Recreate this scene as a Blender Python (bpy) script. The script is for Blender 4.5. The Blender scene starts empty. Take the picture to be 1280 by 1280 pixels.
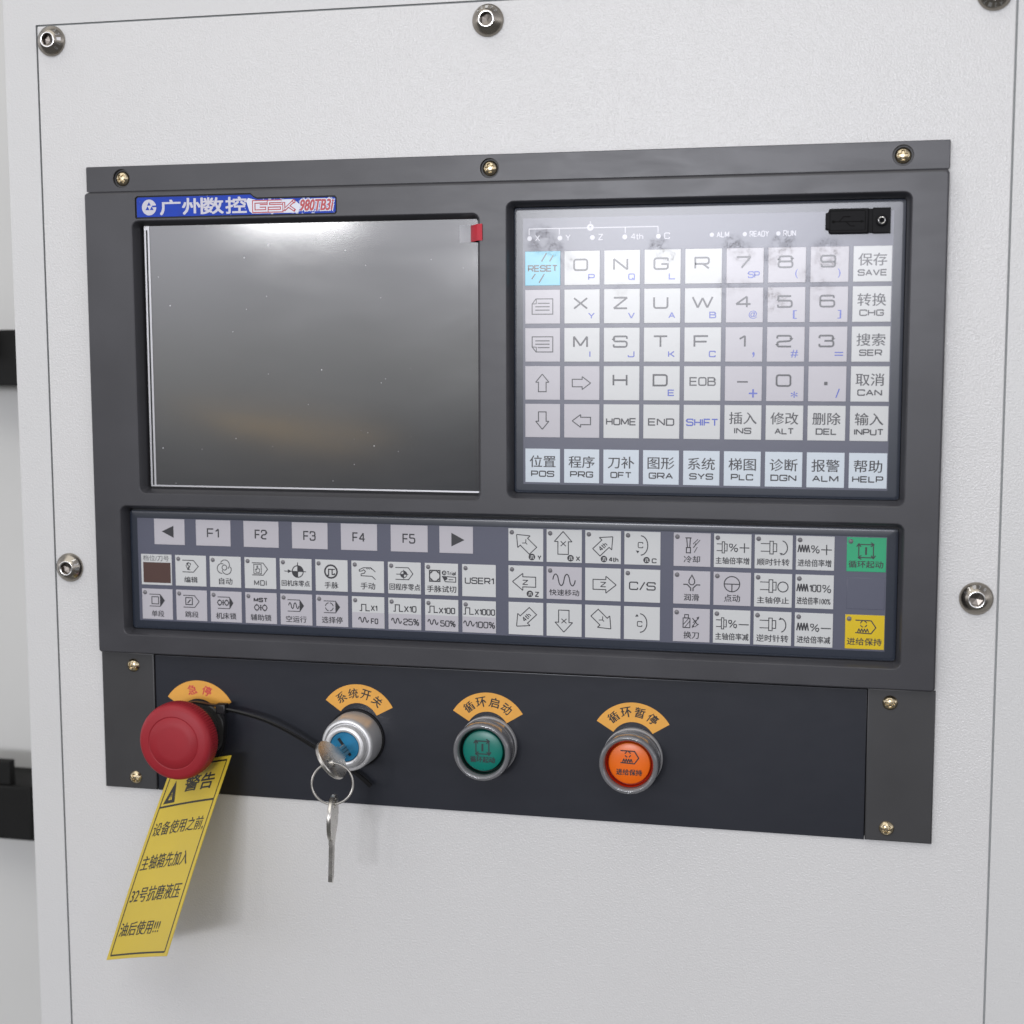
import bpy, bmesh, math
from math import sin, cos, pi, radians, hypot, atan2
from mathutils import Vector, Matrix
from mathutils.geometry import tessellate_polygon

S = bpy.context.scene
COL = S.collection
# ---------------------------------------------------------------- camera
# panel coordinates in mm: x right, y up, z out of the panel -> world metres
def W(x, y, z): return (x*.001, -z*.001, y*.001)
CR = ((0.9731242412, -0.0023531704, -0.2302686990),
      (0.0228516439, -0.9940253968, 0.1067300933),
      (-0.2291440890, -0.1091236594, -0.9672564362))
CP = (178.7432, 65.1967, 706.3034)
cam = bpy.data.cameras.new('camera'); camo = bpy.data.objects.new('camera', cam); COL.objects.link(camo)
rx = Vector(W(*CR[0])).normalized(); up = -Vector(W(*CR[1])).normalized(); bk = -Vector(W(*CR[2])).normalized()
M3 = Matrix((rx, up, bk)).transposed()
camo.matrix_world = Matrix.Translation(W(*CP)) @ M3.to_4x4()
cam.sensor_width = 36; cam.lens = 1894.5636/1280*36
cam.clip_start = .01; cam.clip_end = 200
cam.dof.use_dof = True; cam.dof.focus_distance = .735; cam.dof.aperture_fstop = 9.0
S.camera = camo
# ---------------------------------------------------------------- light
wd = bpy.data.worlds.new('World'); S.world = wd; wd.use_nodes = True
nt = wd.node_tree; nt.nodes.clear()
def N(t, typ, **kw):
    n = t.nodes.new(typ)
    for k, v in kw.items(): setattr(n, k, v)
    return n
tc = N(nt, 'ShaderNodeTexCoord'); sp = N(nt, 'ShaderNodeSeparateXYZ'); nt.links.new(tc.outputs['Generated'], sp.inputs[0])
rp = N(nt, 'ShaderNodeValToRGB'); mr = N(nt, 'ShaderNodeMapRange'); mr.inputs[1].default_value = -1; mr.inputs[2].default_value = 1
nz = N(nt, 'ShaderNodeTexNoise'); nz.inputs['Scale'].default_value = 5.0; nz.inputs['Detail'].default_value = 2
nt.links.new(tc.outputs['Generated'], nz.inputs['Vector'])
ad = N(nt, 'ShaderNodeMath', operation='MULTIPLY_ADD'); ad.inputs[1].default_value = .07; ad.inputs[2].default_value = -.035
nt.links.new(nz.outputs['Fac'], ad.inputs[0])
ad2 = N(nt, 'ShaderNodeMath', operation='ADD'); nt.links.new(sp.outputs[2], ad2.inputs[0]); nt.links.new(ad.outputs[0], ad2.inputs[1])
nt.links.new(ad2.outputs[0], mr.inputs[0]); nt.links.new(mr.outputs[0], rp.inputs[0])
els = [(-1, (.22, .22, .22)), (-.30, (.15, .15, .155)), (-.10, (.16, .16, .17)), (-.075, (.30, .29, .29)), (-.05, (.55, .55, .55)),
       (-.025, (.9, .9, .9)), (.0, (1.2, 1.2, 1.2)), (.04, (1.75, 1.75, 1.85)), (.09, (2.6, 2.6, 2.8)), (.15, (2.4, 2.4, 2.58)), (.25, (.8, .8, .86)), (1, (.35, .35, .37))]
cr = rp.color_ramp
while len(cr.elements) < len(els): cr.elements.new(.5)
for e, (p, c) in zip(cr.elements, els): e.position = (p+1)/2; e.color = (*c, 1)
bg = N(nt, 'ShaderNodeBackground'); wo = N(nt, 'ShaderNodeOutputWorld')
# a warm low arc, added to the surroundings for the screen to reflect
xa = N(nt, 'ShaderNodeMath', operation='ADD'); xa.inputs[1].default_value = .30; nt.links.new(sp.outputs[0], xa.inputs[0])
xb = N(nt, 'ShaderNodeMath', operation='MULTIPLY'); nt.links.new(xa.outputs[0], xb.inputs[0]); nt.links.new(xa.outputs[0], xb.inputs[1])
xc = N(nt, 'ShaderNodeMath', operation='MULTIPLY_ADD'); xc.inputs[1].default_value = -1.2; nt.links.new(xb.outputs[0], xc.inputs[0]); nt.links.new(sp.outputs[2], xc.inputs[2])
xd = N(nt, 'ShaderNodeMath', operation='ADD'); xd.inputs[1].default_value = .060; nt.links.new(xc.outputs[0], xd.inputs[0])
xe = N(nt, 'ShaderNodeMath', operation='ABSOLUTE'); nt.links.new(xd.outputs[0], xe.inputs[0])
xf = N(nt, 'ShaderNodeMapRange', interpolation_type='SMOOTHSTEP'); xf.inputs[1].default_value = .009; xf.inputs[2].default_value = .0; nt.links.new(xe.outputs[0], xf.inputs[0])
xg = N(nt, 'ShaderNodeMath', operation='ABSOLUTE'); xh = N(nt, 'ShaderNodeMath', operation='ADD'); xh.inputs[1].default_value = .37; nt.links.new(sp.outputs[0], xh.inputs[0]); nt.links.new(xh.outputs[0], xg.inputs[0])
xi = N(nt, 'ShaderNodeMapRange', interpolation_type='SMOOTHSTEP'); xi.inputs[1].default_value = .085; xi.inputs[2].default_value = .02; nt.links.new(xg.outputs[0], xi.inputs[0])
xj = N(nt, 'ShaderNodeMath', operation='MULTIPLY'); nt.links.new(xf.outputs[0], xj.inputs[0]); nt.links.new(xi.outputs[0], xj.inputs[1])
wm = N(nt, 'ShaderNodeMix', data_type='RGBA'); wm.inputs[7].default_value = (1.9, 1.35, .68, 1); nt.links.new(xj.outputs[0], wm.inputs[0]); nt.links.new(rp.outputs[0], wm.inputs[6])
nt.links.new(wm.outputs[2], bg.inputs[0]); nt.links.new(bg.outputs[0], wo.inputs[0]); bg.inputs[1].default_value = .80

def area_lamp(name, x, y, z, tx, ty, tz, sx, sy, watts, col=(1, 1, 1)):   # metres, panel axes
    l = bpy.data.lights.new(name, 'AREA'); l.shape = 'RECTANGLE'; l.size = sx; l.size_y = sy; l.energy = watts; l.color = col
    o = bpy.data.objects.new(name, l); COL.objects.link(o)
    p = Vector((x, -z, y)); t = Vector((tx, -tz, ty)); o.location = p
    o.rotation_euler = (t-p).to_track_quat('-Z', 'Y').to_euler()
area_lamp('ceiling_lamp', -.45, 1.55, .95, 0, 0, 0, 2.4, 1.5, 15.5, (1, .972, .92))       # hall ceiling lamps
area_lamp('ceiling_lamp', .9, 2.9, 3.6, 0, 0, 0, 1.6, 1.2, 14, (1, .99, .98))
area_lamp('hall_lamp', -4.78, 1.42, 12, 0, 0, 0, 0.85, 0.5, 34)                        # far lamps seen in the glossy screen and film
area_lamp('hall_lamp', -1.12, 1.27, 12, 0, 0, 0, 2.8, 1.1, 330, (.91, .92, 1))
area_lamp('hall_lamp', -2.25, 1.0, 11.5, 0, 0, 0, 0.6, 0.45, 60)
S.view_settings.view_transform = 'Standard'; S.view_settings.look = 'None'; S.view_settings.exposure = 0; S.view_settings.gamma = 1
S.cycles.use_denoising = True
S.cycles.max_bounces = 10; S.cycles.transmission_bounces = 8; S.cycles.caustics_refractive = False; S.cycles.caustics_reflective = False

# ---------------------------------------------------------------- materials
def mat(name, col, rough=.4, metal=0, spec=.5, bump=None, var=None, coat=0, trans=0, ior=1.5, aniso=0):
    m = bpy.data.materials.new(name); m.use_nodes = True; t = m.node_tree; b = t.nodes['Principled BSDF']
    b.inputs['Base Color'].default_value = (*col, 1); b.inputs['Roughness'].default_value = rough
    b.inputs['Metallic'].default_value = metal; b.inputs['Specular IOR Level'].default_value = spec
    b.inputs['Coat Weight'].default_value = coat; b.inputs['Coat Roughness'].default_value = .15
    b.inputs['Transmission Weight'].default_value = trans; b.inputs['IOR'].default_value = ior
    b.inputs['Anisotropic'].default_value = aniso
    tc = N(t, 'ShaderNodeTexCoord')
    if var:                                    # (scale, amount): slow uneven tint and gloss
        n = N(t, 'ShaderNodeTexNoise'); n.inputs['Scale'].default_value = var[0]; n.inputs['Detail'].default_value = 4
        t.links.new(tc.outputs['Object'], n.inputs['Vector'])
        r = N(t, 'ShaderNodeMapRange'); r.inputs[3].default_value = 1-var[1]; r.inputs[4].default_value = 1+var[1]
        r.inputs[1].default_value = .3; r.inputs[2].default_value = .7
        t.links.new(n.outputs['Fac'], r.inputs[0])
        x = N(t, 'ShaderNodeVectorMath', operation='SCALE'); x.inputs[0].default_value = col
        t.links.new(r.outputs[0], x.inputs['Scale']); t.links.new(x.outputs[0], b.inputs['Base Color'])
        q = N(t, 'ShaderNodeMath', operation='MULTIPLY'); q.inputs[1].default_value = rough
        t.links.new(r.outputs[0], q.inputs[0]); t.links.new(q.outputs[0], b.inputs['Roughness'])
    if bump:                                   # list of (scale, height mm)
        prev = None
        for sc, h in bump:
            n = N(t, 'ShaderNodeTexNoise'); n.inputs['Scale'].default_value = sc; n.inputs['Detail'].default_value = 2
            t.links.new(tc.outputs['Object'], n.inputs['Vector'])
            u = N(t, 'ShaderNodeBump'); u.inputs['Strength'].default_value = 1; u.inputs['Distance'].default_value = h*.001
            t.links.new(n.outputs['Fac'], u.inputs['Height'])
            if prev: t.links.new(prev.outputs[0], u.inputs['Normal'])
            prev = u
        t.links.new(prev.outputs[0], b.inputs['Normal'])
    return m

def add_dirt(m, spots, dirt=(.28, .25, .22), amt=.45):
    """finger marks: speckled smears of their own shape around the given spots (mm)"""
    t = m.node_tree; b = t.nodes['Principled BSDF']
    g = N(t, 'ShaderNodeNewGeometry'); prev = None
    for x, y, r, k in spots:
        d = N(t, 'ShaderNodeVectorMath', operation='DISTANCE'); d.inputs[1].default_value = W(x, y, -6)
        t.links.new(g.outputs['Position'], d.inputs[0])
        q = N(t, 'ShaderNodeMapRange', interpolation_type='SMOOTHSTEP'); q.inputs[1].default_value = r*.001; q.inputs[2].default_value = r*.00035
        q.inputs[3].default_value = 0; q.inputs[4].default_value = k
        t.links.new(d.outputs['Value'], q.inputs[0])
        if prev:
            a = N(t, 'ShaderNodeMath', operation='MAXIMUM'); t.links.new(prev.outputs[0], a.inputs[0]); t.links.new(q.outputs[0], a.inputs[1]); prev = a
        else: prev = q
    n = N(t, 'ShaderNodeTexNoise'); n.inputs['Scale'].default_value = 1500; n.inputs['Detail'].default_value = 3
    t.links.new(g.outputs['Position'], n.inputs['Vector'])
    n2 = N(t, 'ShaderNodeTexNoise'); n2.inputs['Scale'].default_value = 300; n2.inputs['Detail'].default_value = 3
    t.links.new(g.outputs['Position'], n2.inputs['Vector'])
    r = N(t, 'ShaderNodeMapRange'); r.inputs[1].default_value = .47; r.inputs[2].default_value = .70; t.links.new(n.outputs['Fac'], r.inputs[0])
    r2 = N(t, 'ShaderNodeMapRange'); r2.inputs[1].default_value = .38; r2.inputs[2].default_value = .62; t.links.new(n2.outputs['Fac'], r2.inputs[0])
    r3 = N(t, 'ShaderNodeMath', operation='MULTIPLY_ADD'); r3.inputs[1].default_value = .9; r3.inputs[2].default_value = .1; t.links.new(r.outputs[0], r3.inputs[0])
    a = N(t, 'ShaderNodeMath', operation='MULTIPLY'); t.links.new(r3.outputs[0], a.inputs[0]); t.links.new(r2.outputs[0], a.inputs[1])
    c = N(t, 'ShaderNodeMath', operation='MULTIPLY'); t.links.new(a.outputs[0], c.inputs[0]); t.links.new(prev.outputs[0], c.inputs[1])
    e = N(t, 'ShaderNodeMath', operation='MULTIPLY'); e.inputs[1].default_value = amt; t.links.new(c.outputs[0], e.inputs[0])
    mx = N(t, 'ShaderNodeMix', data_type='RGBA'); t.links.new(e.outputs[0], mx.inputs[0])
    mx.inputs[6].default_value = b.inputs['Base Color'].default_value; mx.inputs[7].default_value = (*dirt, 1)
    t.links.new(mx.outputs[2], b.inputs['Base Color'])
    k = N(t, 'ShaderNodeMath', operation='MULTIPLY_ADD'); k.inputs[1].default_value = .35; k.inputs[2].default_value = b.inputs['Roughness'].default_value
    t.links.new(c.outputs[0], k.inputs[0]); t.links.new(k.outputs[0], b.inputs['Roughness'])

SPOTS = [(24, 115, 9, 1), (31, 111, 6, .8), (37, 105, 6, .7), (80, 110.5, 7, .9), (86, 106, 5, .5), (62, 90, 6, .3), (115, 111, 6, 1), (120, 107, 7, .5), (138, 111, 7, 1), (133, 105, 7, .6), (158, 106, 10, .9),
         (150, 97, 6, .5), (134, 86, 8, .8), (155, 91, 8, .7), (112, 92, 6, .6), (121, 92.5, 5, .4), (22, 52, 6, .4), (150, 30, 5, .3), (90, 47, 5, .3)]
FILM = dict(rough=.23, spec=.55, bump=[(160, .012)])
def film(name, col, dirty=True, **kw):
    m = mat(name, col, **{**FILM, **kw})
    if dirty: add_dirt(m, SPOTS)
    return m
M = dict(
    white=mat('powder_coat_white', (.625, .622, .612), .22, bump=[(1050, .18), (2300, .09)], var=(9, .012)),
    cabinet=mat('powder_coat_cabinet', (.61, .61, .60), .28, bump=[(1000, .14), (2300, .08)], var=(7, .012)),
    door=mat('door_paint', (.55, .55, .53), .5, var=(6, .04)),
    gap=mat('seam_gap_grey', (.42, .44, .44), .8),  # pale grey fill of the seam around the cover plate
    housing=mat('housing_grey_plastic', (.044, .044, .049), .36, spec=.4, bump=[(2600, .012)], var=(22, .14)),
    plate=mat('navy_plate', (.018, .020, .027), .42, bump=[(2200, .010)], var=(14, .05)),
    endcap=mat('end_cap_grey', (.031, .031, .032), .45, bump=[(2200, .014)], var=(20, .12)),
    steel=mat('bolt_steel', (.36, .33, .285), .24, 1, bump=[(900, .02)], aniso=.8),
    rim=mat('bolt_rim_bright', (.85, .84, .82), .18, 1),
    hexdark=mat('bolt_socket_dark', (.20, .18, .16), .3, 1),
    zinc=mat('screw_yellow_zinc', (.58, .49, .33), .24, 1, var=(300, .15)),
    black=mat('black_rubber', (.006, .006, .007), .6, spec=.18, bump=[(1800, .02)]),
    dark=mat('black_gap', (.006, .006, .007), .6),
    border=film('film_border_navy', (.022, .028, .042)),
    purple=film('film_purple_grey', (.100, .105, .142)),
    k_white=film('key_white', (.57, .58, .575)), k_lilac=film('key_lilac', (.475, .46, .49)), k_blue=film('key_pale_blue', (.57, .63, .68), False),
    k_cyan=film('key_cyan', (.16, .53, .68)), k_green=film('key_green', (.030, .36, .17), False), k_yellow=film('key_yellow', (.66, .47, .015), False),
    ink=film('ink_grey', (.045, .045, .05), False), inkblue=film('ink_blue', (.075, .11, .46), False), inkwhite=film('ink_white', (.50, .50, .54), False),
    led=mat('led_smoked', (.16, .155, .165), .3), window=film('display_window_brown', (.085, .047, .04), False),
    screen=mat('screen_off', (.044, .046, .049), .12, ior=2.25, var=(5, .10), bump=[(14, .06)]),
    lcd=mat('lcd_frame_metal', (.42, .42, .43), .35, 1),
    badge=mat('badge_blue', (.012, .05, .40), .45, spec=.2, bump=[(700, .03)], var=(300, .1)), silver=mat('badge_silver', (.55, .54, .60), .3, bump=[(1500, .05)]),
    badgewhite=mat('badge_white', (.62, .64, .72), .25), badgered=mat('badge_red', (.42, .02, .03), .3),
    red=mat('estop_red', (.30, .015, .023), .5, spec=.35, bump=[(1500, .012)], var=(60, .06)),
    neck=mat('estop_neck', (.035, .035, .033), .4),
    alu=mat('switch_satin_alu', (.68, .68, .68), .40, .65, var=(120, .05)), core=mat('switch_core_blue', (.006, .16, .31), .33, var=(180, .2)),
    clear=mat('clear_collar', (.25, .25, .26), .06, trans=.42, ior=1.47, coat=.8), lensg=mat('lens_green', (.0, .165, .125), .32, spec=.5), lenso=mat('lens_orange', (.78, .14, .003), .32, spec=.5),
    well_g=mat('well_dark_green', (.004, .02, .016), .3), well_o=mat('well_dark_red', (.42, .02, .004), .3),
    ringgrey=mat('collar_grey', (.36, .36, .365), .35),
    sticker=mat('sticker_orange', (.74, .36, .055), .5, var=(90, .05)), stick_ink=mat('sticker_ink', (.02, .018, .014), .5), stick_red=mat('sticker_red_ink', (.55, .03, .05), .5),
    tag=mat('tag_yellow', (.54, .40, .032), .5, var=(30, .05), bump=[(120, .05)]), tag_ink=mat('tag_ink', (.016, .016, .012), .5),
    tie=mat('cable_tie_black', (.008, .008, .009), .4, spec=.35), nickel=mat('key_nickel', (.56, .54, .50), .28, 1, var=(160, .12), bump=[(500, .02)]),
    tab=mat('tab_red', (.50, .012, .03), .35, var=(300, .12)), tape=mat('tab_clear_tape', (.66, .67, .70), .25),
    bracket=mat('bracket_black', (.007, .007, .0065), .6, spec=.2, var=(30, .2)), graph=mat('usb_mark', (.003, .003, .003), .7, spec=.1),
)
M['tape'].node_tree.nodes['Principled BSDF'].inputs['Alpha'].default_value = .45
t_ = M['steel'].node_tree; tg = N(t_, 'ShaderNodeTangent', direction_type='RADIAL', axis='Y'); t_.links.new(tg.outputs[0], t_.nodes['Principled BSDF'].inputs['Tangent'])
# dust flecks on the screen film
def dust(m, scale, thr, keep):
    t = m.node_tree; b = t.nodes['Principled BSDF']; tc = N(t, 'ShaderNodeTexCoord')
    v = N(t, 'ShaderNodeTexVoronoi'); v.inputs['Scale'].default_value = scale; t.links.new(tc.outputs['Object'], v.inputs['Vector'])
    lt = N(t, 'ShaderNodeMapRange'); lt.inputs[1].default_value = thr; lt.inputs[2].default_value = thr*.6; t.links.new(v.outputs['Distance'], lt.inputs[0])
    sx = N(t, 'ShaderNodeSeparateColor'); t.links.new(v.outputs['Color'], sx.inputs[0])
    g = N(t, 'ShaderNodeMath', operation='GREATER_THAN'); g.inputs[1].default_value = keep; t.links.new(sx.outputs[0], g.inputs[0])
    a = N(t, 'ShaderNodeMath', operation='MULTIPLY'); t.links.new(lt.outputs[0], a.inputs[0]); t.links.new(g.outputs[0], a.inputs[1])
    mx = N(t, 'ShaderNodeMix', data_type='RGBA'); t.links.new(a.outputs[0], mx.inputs[0])
    old = b.inputs['Base Color'].links[0].from_socket if b.inputs['Base Color'].links else None
    if old: t.links.new(old, mx.inputs[6])
    else: mx.inputs[6].default_value = b.inputs['Base Color'].default_value
    mx.inputs[7].default_value = (.55, .55, .57, 1); t.links.new(mx.outputs[2], b.inputs['Base Color'])
dust(M['screen'], 150, .062, .84); dust(M['screen'], 270, .07, .86)
def smear(m, base, amt, scale):               # wiped patches: uneven gloss
    t = m.node_tree; b = t.nodes['Principled BSDF']; tc = N(t, 'ShaderNodeTexCoord'); mp = N(t, 'ShaderNodeMapping'); mp.inputs['Rotation'].default_value = (0, .5, 0); mp.inputs['Scale'].default_value = (1, 1, 3)
    n = N(t, 'ShaderNodeTexNoise'); n.inputs['Scale'].default_value = scale; n.inputs['Detail'].default_value = 5; n.inputs['Distortion'].default_value = .6
    t.links.new(tc.outputs['Object'], mp.inputs[0]); t.links.new(mp.outputs[0], n.inputs['Vector'])
    r = N(t, 'ShaderNodeMapRange'); r.inputs[1].default_value = .4; r.inputs[2].default_value = .75; r.inputs[3].default_value = base; r.inputs[4].default_value = base+amt
    t.links.new(n.outputs['Fac'], r.inputs[0]); t.links.new(r.outputs[0], b.inputs['Roughness'])
smear(M['screen'], .075, .035, 14); smear(M['housing'], .31, .04, 40); smear(M['plate'], .28, .02, 60)
def bubble_glare(m, pale):                            # pale film-bubble flecks, thickened to the right as painted glare
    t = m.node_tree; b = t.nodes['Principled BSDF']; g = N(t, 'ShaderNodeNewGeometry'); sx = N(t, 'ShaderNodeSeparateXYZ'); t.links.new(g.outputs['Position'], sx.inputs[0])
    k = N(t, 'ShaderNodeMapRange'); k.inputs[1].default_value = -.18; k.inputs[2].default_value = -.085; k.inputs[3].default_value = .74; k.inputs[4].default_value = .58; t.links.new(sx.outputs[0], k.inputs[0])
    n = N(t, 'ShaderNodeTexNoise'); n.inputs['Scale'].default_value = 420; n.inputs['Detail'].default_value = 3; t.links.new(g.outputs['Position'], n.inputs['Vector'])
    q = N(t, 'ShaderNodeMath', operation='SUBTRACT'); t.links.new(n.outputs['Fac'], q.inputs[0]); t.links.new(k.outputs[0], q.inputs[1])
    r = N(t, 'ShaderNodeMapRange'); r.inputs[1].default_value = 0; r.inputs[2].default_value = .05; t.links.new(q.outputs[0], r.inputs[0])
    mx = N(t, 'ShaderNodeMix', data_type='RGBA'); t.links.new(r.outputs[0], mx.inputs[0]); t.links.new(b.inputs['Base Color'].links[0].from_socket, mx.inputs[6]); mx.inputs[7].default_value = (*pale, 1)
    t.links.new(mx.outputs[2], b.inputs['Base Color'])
bubble_glare(M['badge'], (.50, .54, .72))

# ---------------------------------------------------------------- mesh builder (mm, panel axes)
TXT = {}
def text_geo(body, bold=0.0):
    k = (body, bold)
    if k in TXT: return TXT[k]
    c = bpy.data.curves.new('lettering', 'FONT'); c.body = body; c.dimensions = '2D'; c.fill_mode = 'FRONT'; c.resolution_u = 3; c.offset = bold
    o = bpy.data.objects.new('lettering', c); COL.objects.link(o); bpy.context.view_layer.update()
    me = bpy.data.meshes.new_from_object(o.evaluated_get(bpy.context.evaluated_depsgraph_get()))
    vs = [(v.co.x, v.co.y) for v in me.vertices]; fs = [tuple(p.vertices) for p in me.polygons]
    bpy.data.objects.remove(o); bpy.data.curves.remove(c); bpy.data.meshes.remove(me)
    x0 = min(v[0] for v in vs); x1 = max(v[0] for v in vs); y0 = min(v[1] for v in vs); y1 = max(v[1] for v in vs)
    TXT[k] = ([((x-x0)/max(x1-x0, 1e-6), (y-y0)/max(y1-y0, 1e-6)) for x, y in vs], fs, (x1-x0)/max(y1-y0, 1e-6))
    return TXT[k]

# squared stroke lettering: glyph = (width, [(points, rounded)])
G = {'A': (1, [([(0, 0), (.5, 1), (1, 0)], 0), ([(.2, .34), (.8, .34)], 0)]),
     'B': (1, [([(0, .52), (0, 1), (.94, 1), (.94, .52), (0, .52)], 2), ([(0, .52), (0, 0), (1, 0), (1, .52), (.3, .52)], 2)]),
     'C': (1, [([(1, .74), (1, 1), (0, 1), (0, 0), (1, 0), (1, .26)], 1)]),
     'D': (1, [([(0, 0), (0, 1), (1, 1), (1, 0), (0, 0)], 2)]),
     'E': (.95, [([(1, 1), (0, 1), (0, 0), (1, 0)], 0), ([(0, .5), (.92, .5)], 0)]),
     'F': (.92, [([(1, 1), (0, 1), (0, 0)], 0), ([(0, .48), (.9, .48)], 0)]),
     'G': (1, [([(1, .74), (1, 1), (0, 1), (0, 0), (1, 0), (1, .46), (.52, .46)], 3)]),
     'H': (.95, [([(0, 0), (0, 1)], 0), ([(1, 0), (1, 1)], 0), ([(0, .5), (1, .5)], 0)]),
     'I': (.02, [([(.5, 0), (.5, 1)], 0)]), 'J': (.85, [([(1, 1), (1, 0), (0, 0), (0, .3)], 1)]),
     'K': (.95, [([(0, 0), (0, 1)], 0), ([(0, .5), (.32, .5), (.95, 1)], 0), ([(.32, .5), (1, 0)], 0)]),
     'L': (.85, [([(0, 1), (0, 0), (1, 0)], 0)]), 'M': (1.15, [([(0, 0), (0, 1), (.5, .12), (1, 1), (1, 0)], 0)]),
     'N': (1, [([(0, 0), (0, 1), (1, 0), (1, 1)], 0)]), 'O': (1, [([(.5, 1), (0, 1), (0, 0), (1, 0), (1, 1), (.5, 1)], 1)]),
     'P': (.97, [([(0, 0), (0, 1), (1, 1), (1, .42), (0, .42)], 2)]),
     'Q': (1, [([(.5, 1), (0, 1), (0, 0), (1, 0), (1, 1), (.5, 1)], 1), ([(.6, .25), (1.05, -.08)], 0)]),
     'R': (1, [([(0, 0), (0, 1), (1, 1), (1, .42), (0, .42)], 2), ([(.55, .42), (1.0, 0)], 0)]),
     'S': (1, [([(1, .76), (1, 1), (0, 1), (0, .52), (1, .52), (1, 0), (0, 0), (0, .24)], 1)]),
     'T': (.95, [([(0, 1), (1, 1)], 0), ([(.5, 1), (.5, 0)], 0)]), 'U': (1, [([(0, 1), (0, 0), (1, 0), (1, 1)], 1)]),
     'V': (1, [([(0, 1), (.5, 0), (1, 1)], 0)]), 'W': (1.35, [([(0, 1), (.26, 0), (.5, .9), (.74, 0), (1, 1)], 0)]),
     'X': (1, [([(0, 1), (1, 0)], 0), ([(0, 0), (1, 1)], 0)]), 'Y': (1, [([(0, 1), (.5, .45), (1, 1)], 0), ([(.5, .45), (.5, 0)], 0)]),
     'Z': (1, [([(0, 1), (1, 1), (0, 0), (1, 0)], 0)]),
     '0': (.9, [([(.5, 1), (0, 1), (0, 0), (1, 0), (1, 1), (.5, 1)], 1)]), '1': (.4, [([(0, .72), (1, 1), (1, 0)], 0)]),
     '2': (.95, [([(0, .74), (0, 1), (1, 1), (1, .52), (0, .44), (0, 0), (1, 0)], 1)]),
     '3': (.95, [([(0, .76), (0, 1), (.97, 1), (.97, .52), (.35, .52)], 1), ([(.6, .52), (1, .52), (1, 0), (0, 0), (0, .24)], 1)]),
     '4': (1, [([(.78, 0), (.78, 1), (0, .3), (1.05, .3)], 0)]),
     '5': (.95, [([(.95, 1), (.04, 1), (0, .58)], 0), ([(0, .58), (1, .58), (1, 0), (0, 0), (0, .22)], 1)]),
     '6': (.95, [([(.95, .78), (.95, 1), (0, 1), (0, 0), (1, 0), (1, .56), (.05, .56)], 1)]),
     '7': (.95, [([(0, 1), (1, 1), (.36, 0)], 0)]), '8': (.95, [([(.5, 1), (.04, 1), (.04, .53), (.96, .53), (.96, 1), (.5, 1)], 1), ([(.5, .53), (0, .53), (0, 0), (1, 0), (1, .53), (.5, .53)], 1)]),
     '9': (.95, [([(.05, .22), (.05, 0), (1, 0), (1, 1), (0, 1), (0, .44), (.95, .44)], 1)]),
     'h': (.75, [([(0, 0), (0, 1)], 0), ([(0, .62), (1, .62), (1, 0)], 1)]), 't': (.5, [([(.4, .95), (.4, 0), (1, 0)], 1), ([(0, .65), (1, .65)], 0)]),
     'r': (.5, [([(0, 0), (0, .65)], 0), ([(0, .5), (.3, .65), (1, .65)], 0)]), 'i': (.02, [([(.5, 0), (.5, .65)], 0), ([(.5, .85), (.5, 1)], 0)]), 'l': (.02, [([(.5, 0), (.5, 1)], 0)]),
     'a': (.75, [([(.05, .65), (1, .65), (1, 0), (0, 0), (0, .36), (1, .36)], 3)]),
     '%': (1.2, [([(.17, 1), (0, 1), (0, .56), (.36, .56), (.36, 1), (.17, 1)], 1), ([(.83, .44), (.64, .44), (.64, 0), (1, 0), (1, .44), (.83, .44)], 1), ([(.86, 1), (.14, 0)], 0)]),
     '/': (.6, [([(0, -.05), (1, 1.05)], 0)])}

def rnd(pts, r, mode, n=4):
    """round the corners of a polyline; mode 2 rounds right-hand corners only, 3 leaves the last corner sharp"""
    closed = pts[0] == pts[-1] and len(pts) > 3
    out = [pts[0]]; mx = max(p[0] for p in pts)
    for i in range(1, len(pts)-1):
        a, b, c = pts[i-1], pts[i], pts[i+1]
        if mode == 0 or (mode == 2 and b[0] < mx-.01*abs(mx)-1e-6) or (mode == 3 and i == len(pts)-2): out.append(b); continue
        la = hypot(a[0]-b[0], a[1]-b[1]); lc = hypot(c[0]-b[0], c[1]-b[1]); q = min(r, la*.5, lc*.5)
        p = (b[0]+(a[0]-b[0])/la*q, b[1]+(a[1]-b[1])/la*q); s = (b[0]+(c[0]-b[0])/lc*q, b[1]+(c[1]-b[1])/lc*q)
        for k in range(n+1):
            u = k/n; out.append(((1-u)**2*p[0]+2*u*(1-u)*b[0]+u*u*s[0], (1-u)**2*p[1]+2*u*(1-u)*b[1]+u*u*s[1]))
    out.append(pts[-1]); return out

def rrect(x0, x1, y0, y1, r, n=5):
    o = []
    for cx, cy, a in ((x1-r, y1-r, 0), (x0+r, y1-r, 90), (x0+r, y0+r, 180), (x1-r, y0+r, 270)):
        for k in range(n+1):
            t = radians(a+90*k/n); o.append((cx+r*cos(t), cy+r*sin(t)))
    return o
def circ(cx, cy, r, n=32, a0=0): return [(cx+r*cos(a0+2*pi*k/n), cy+r*sin(a0+2*pi*k/n)) for k in range(n)]

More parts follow.
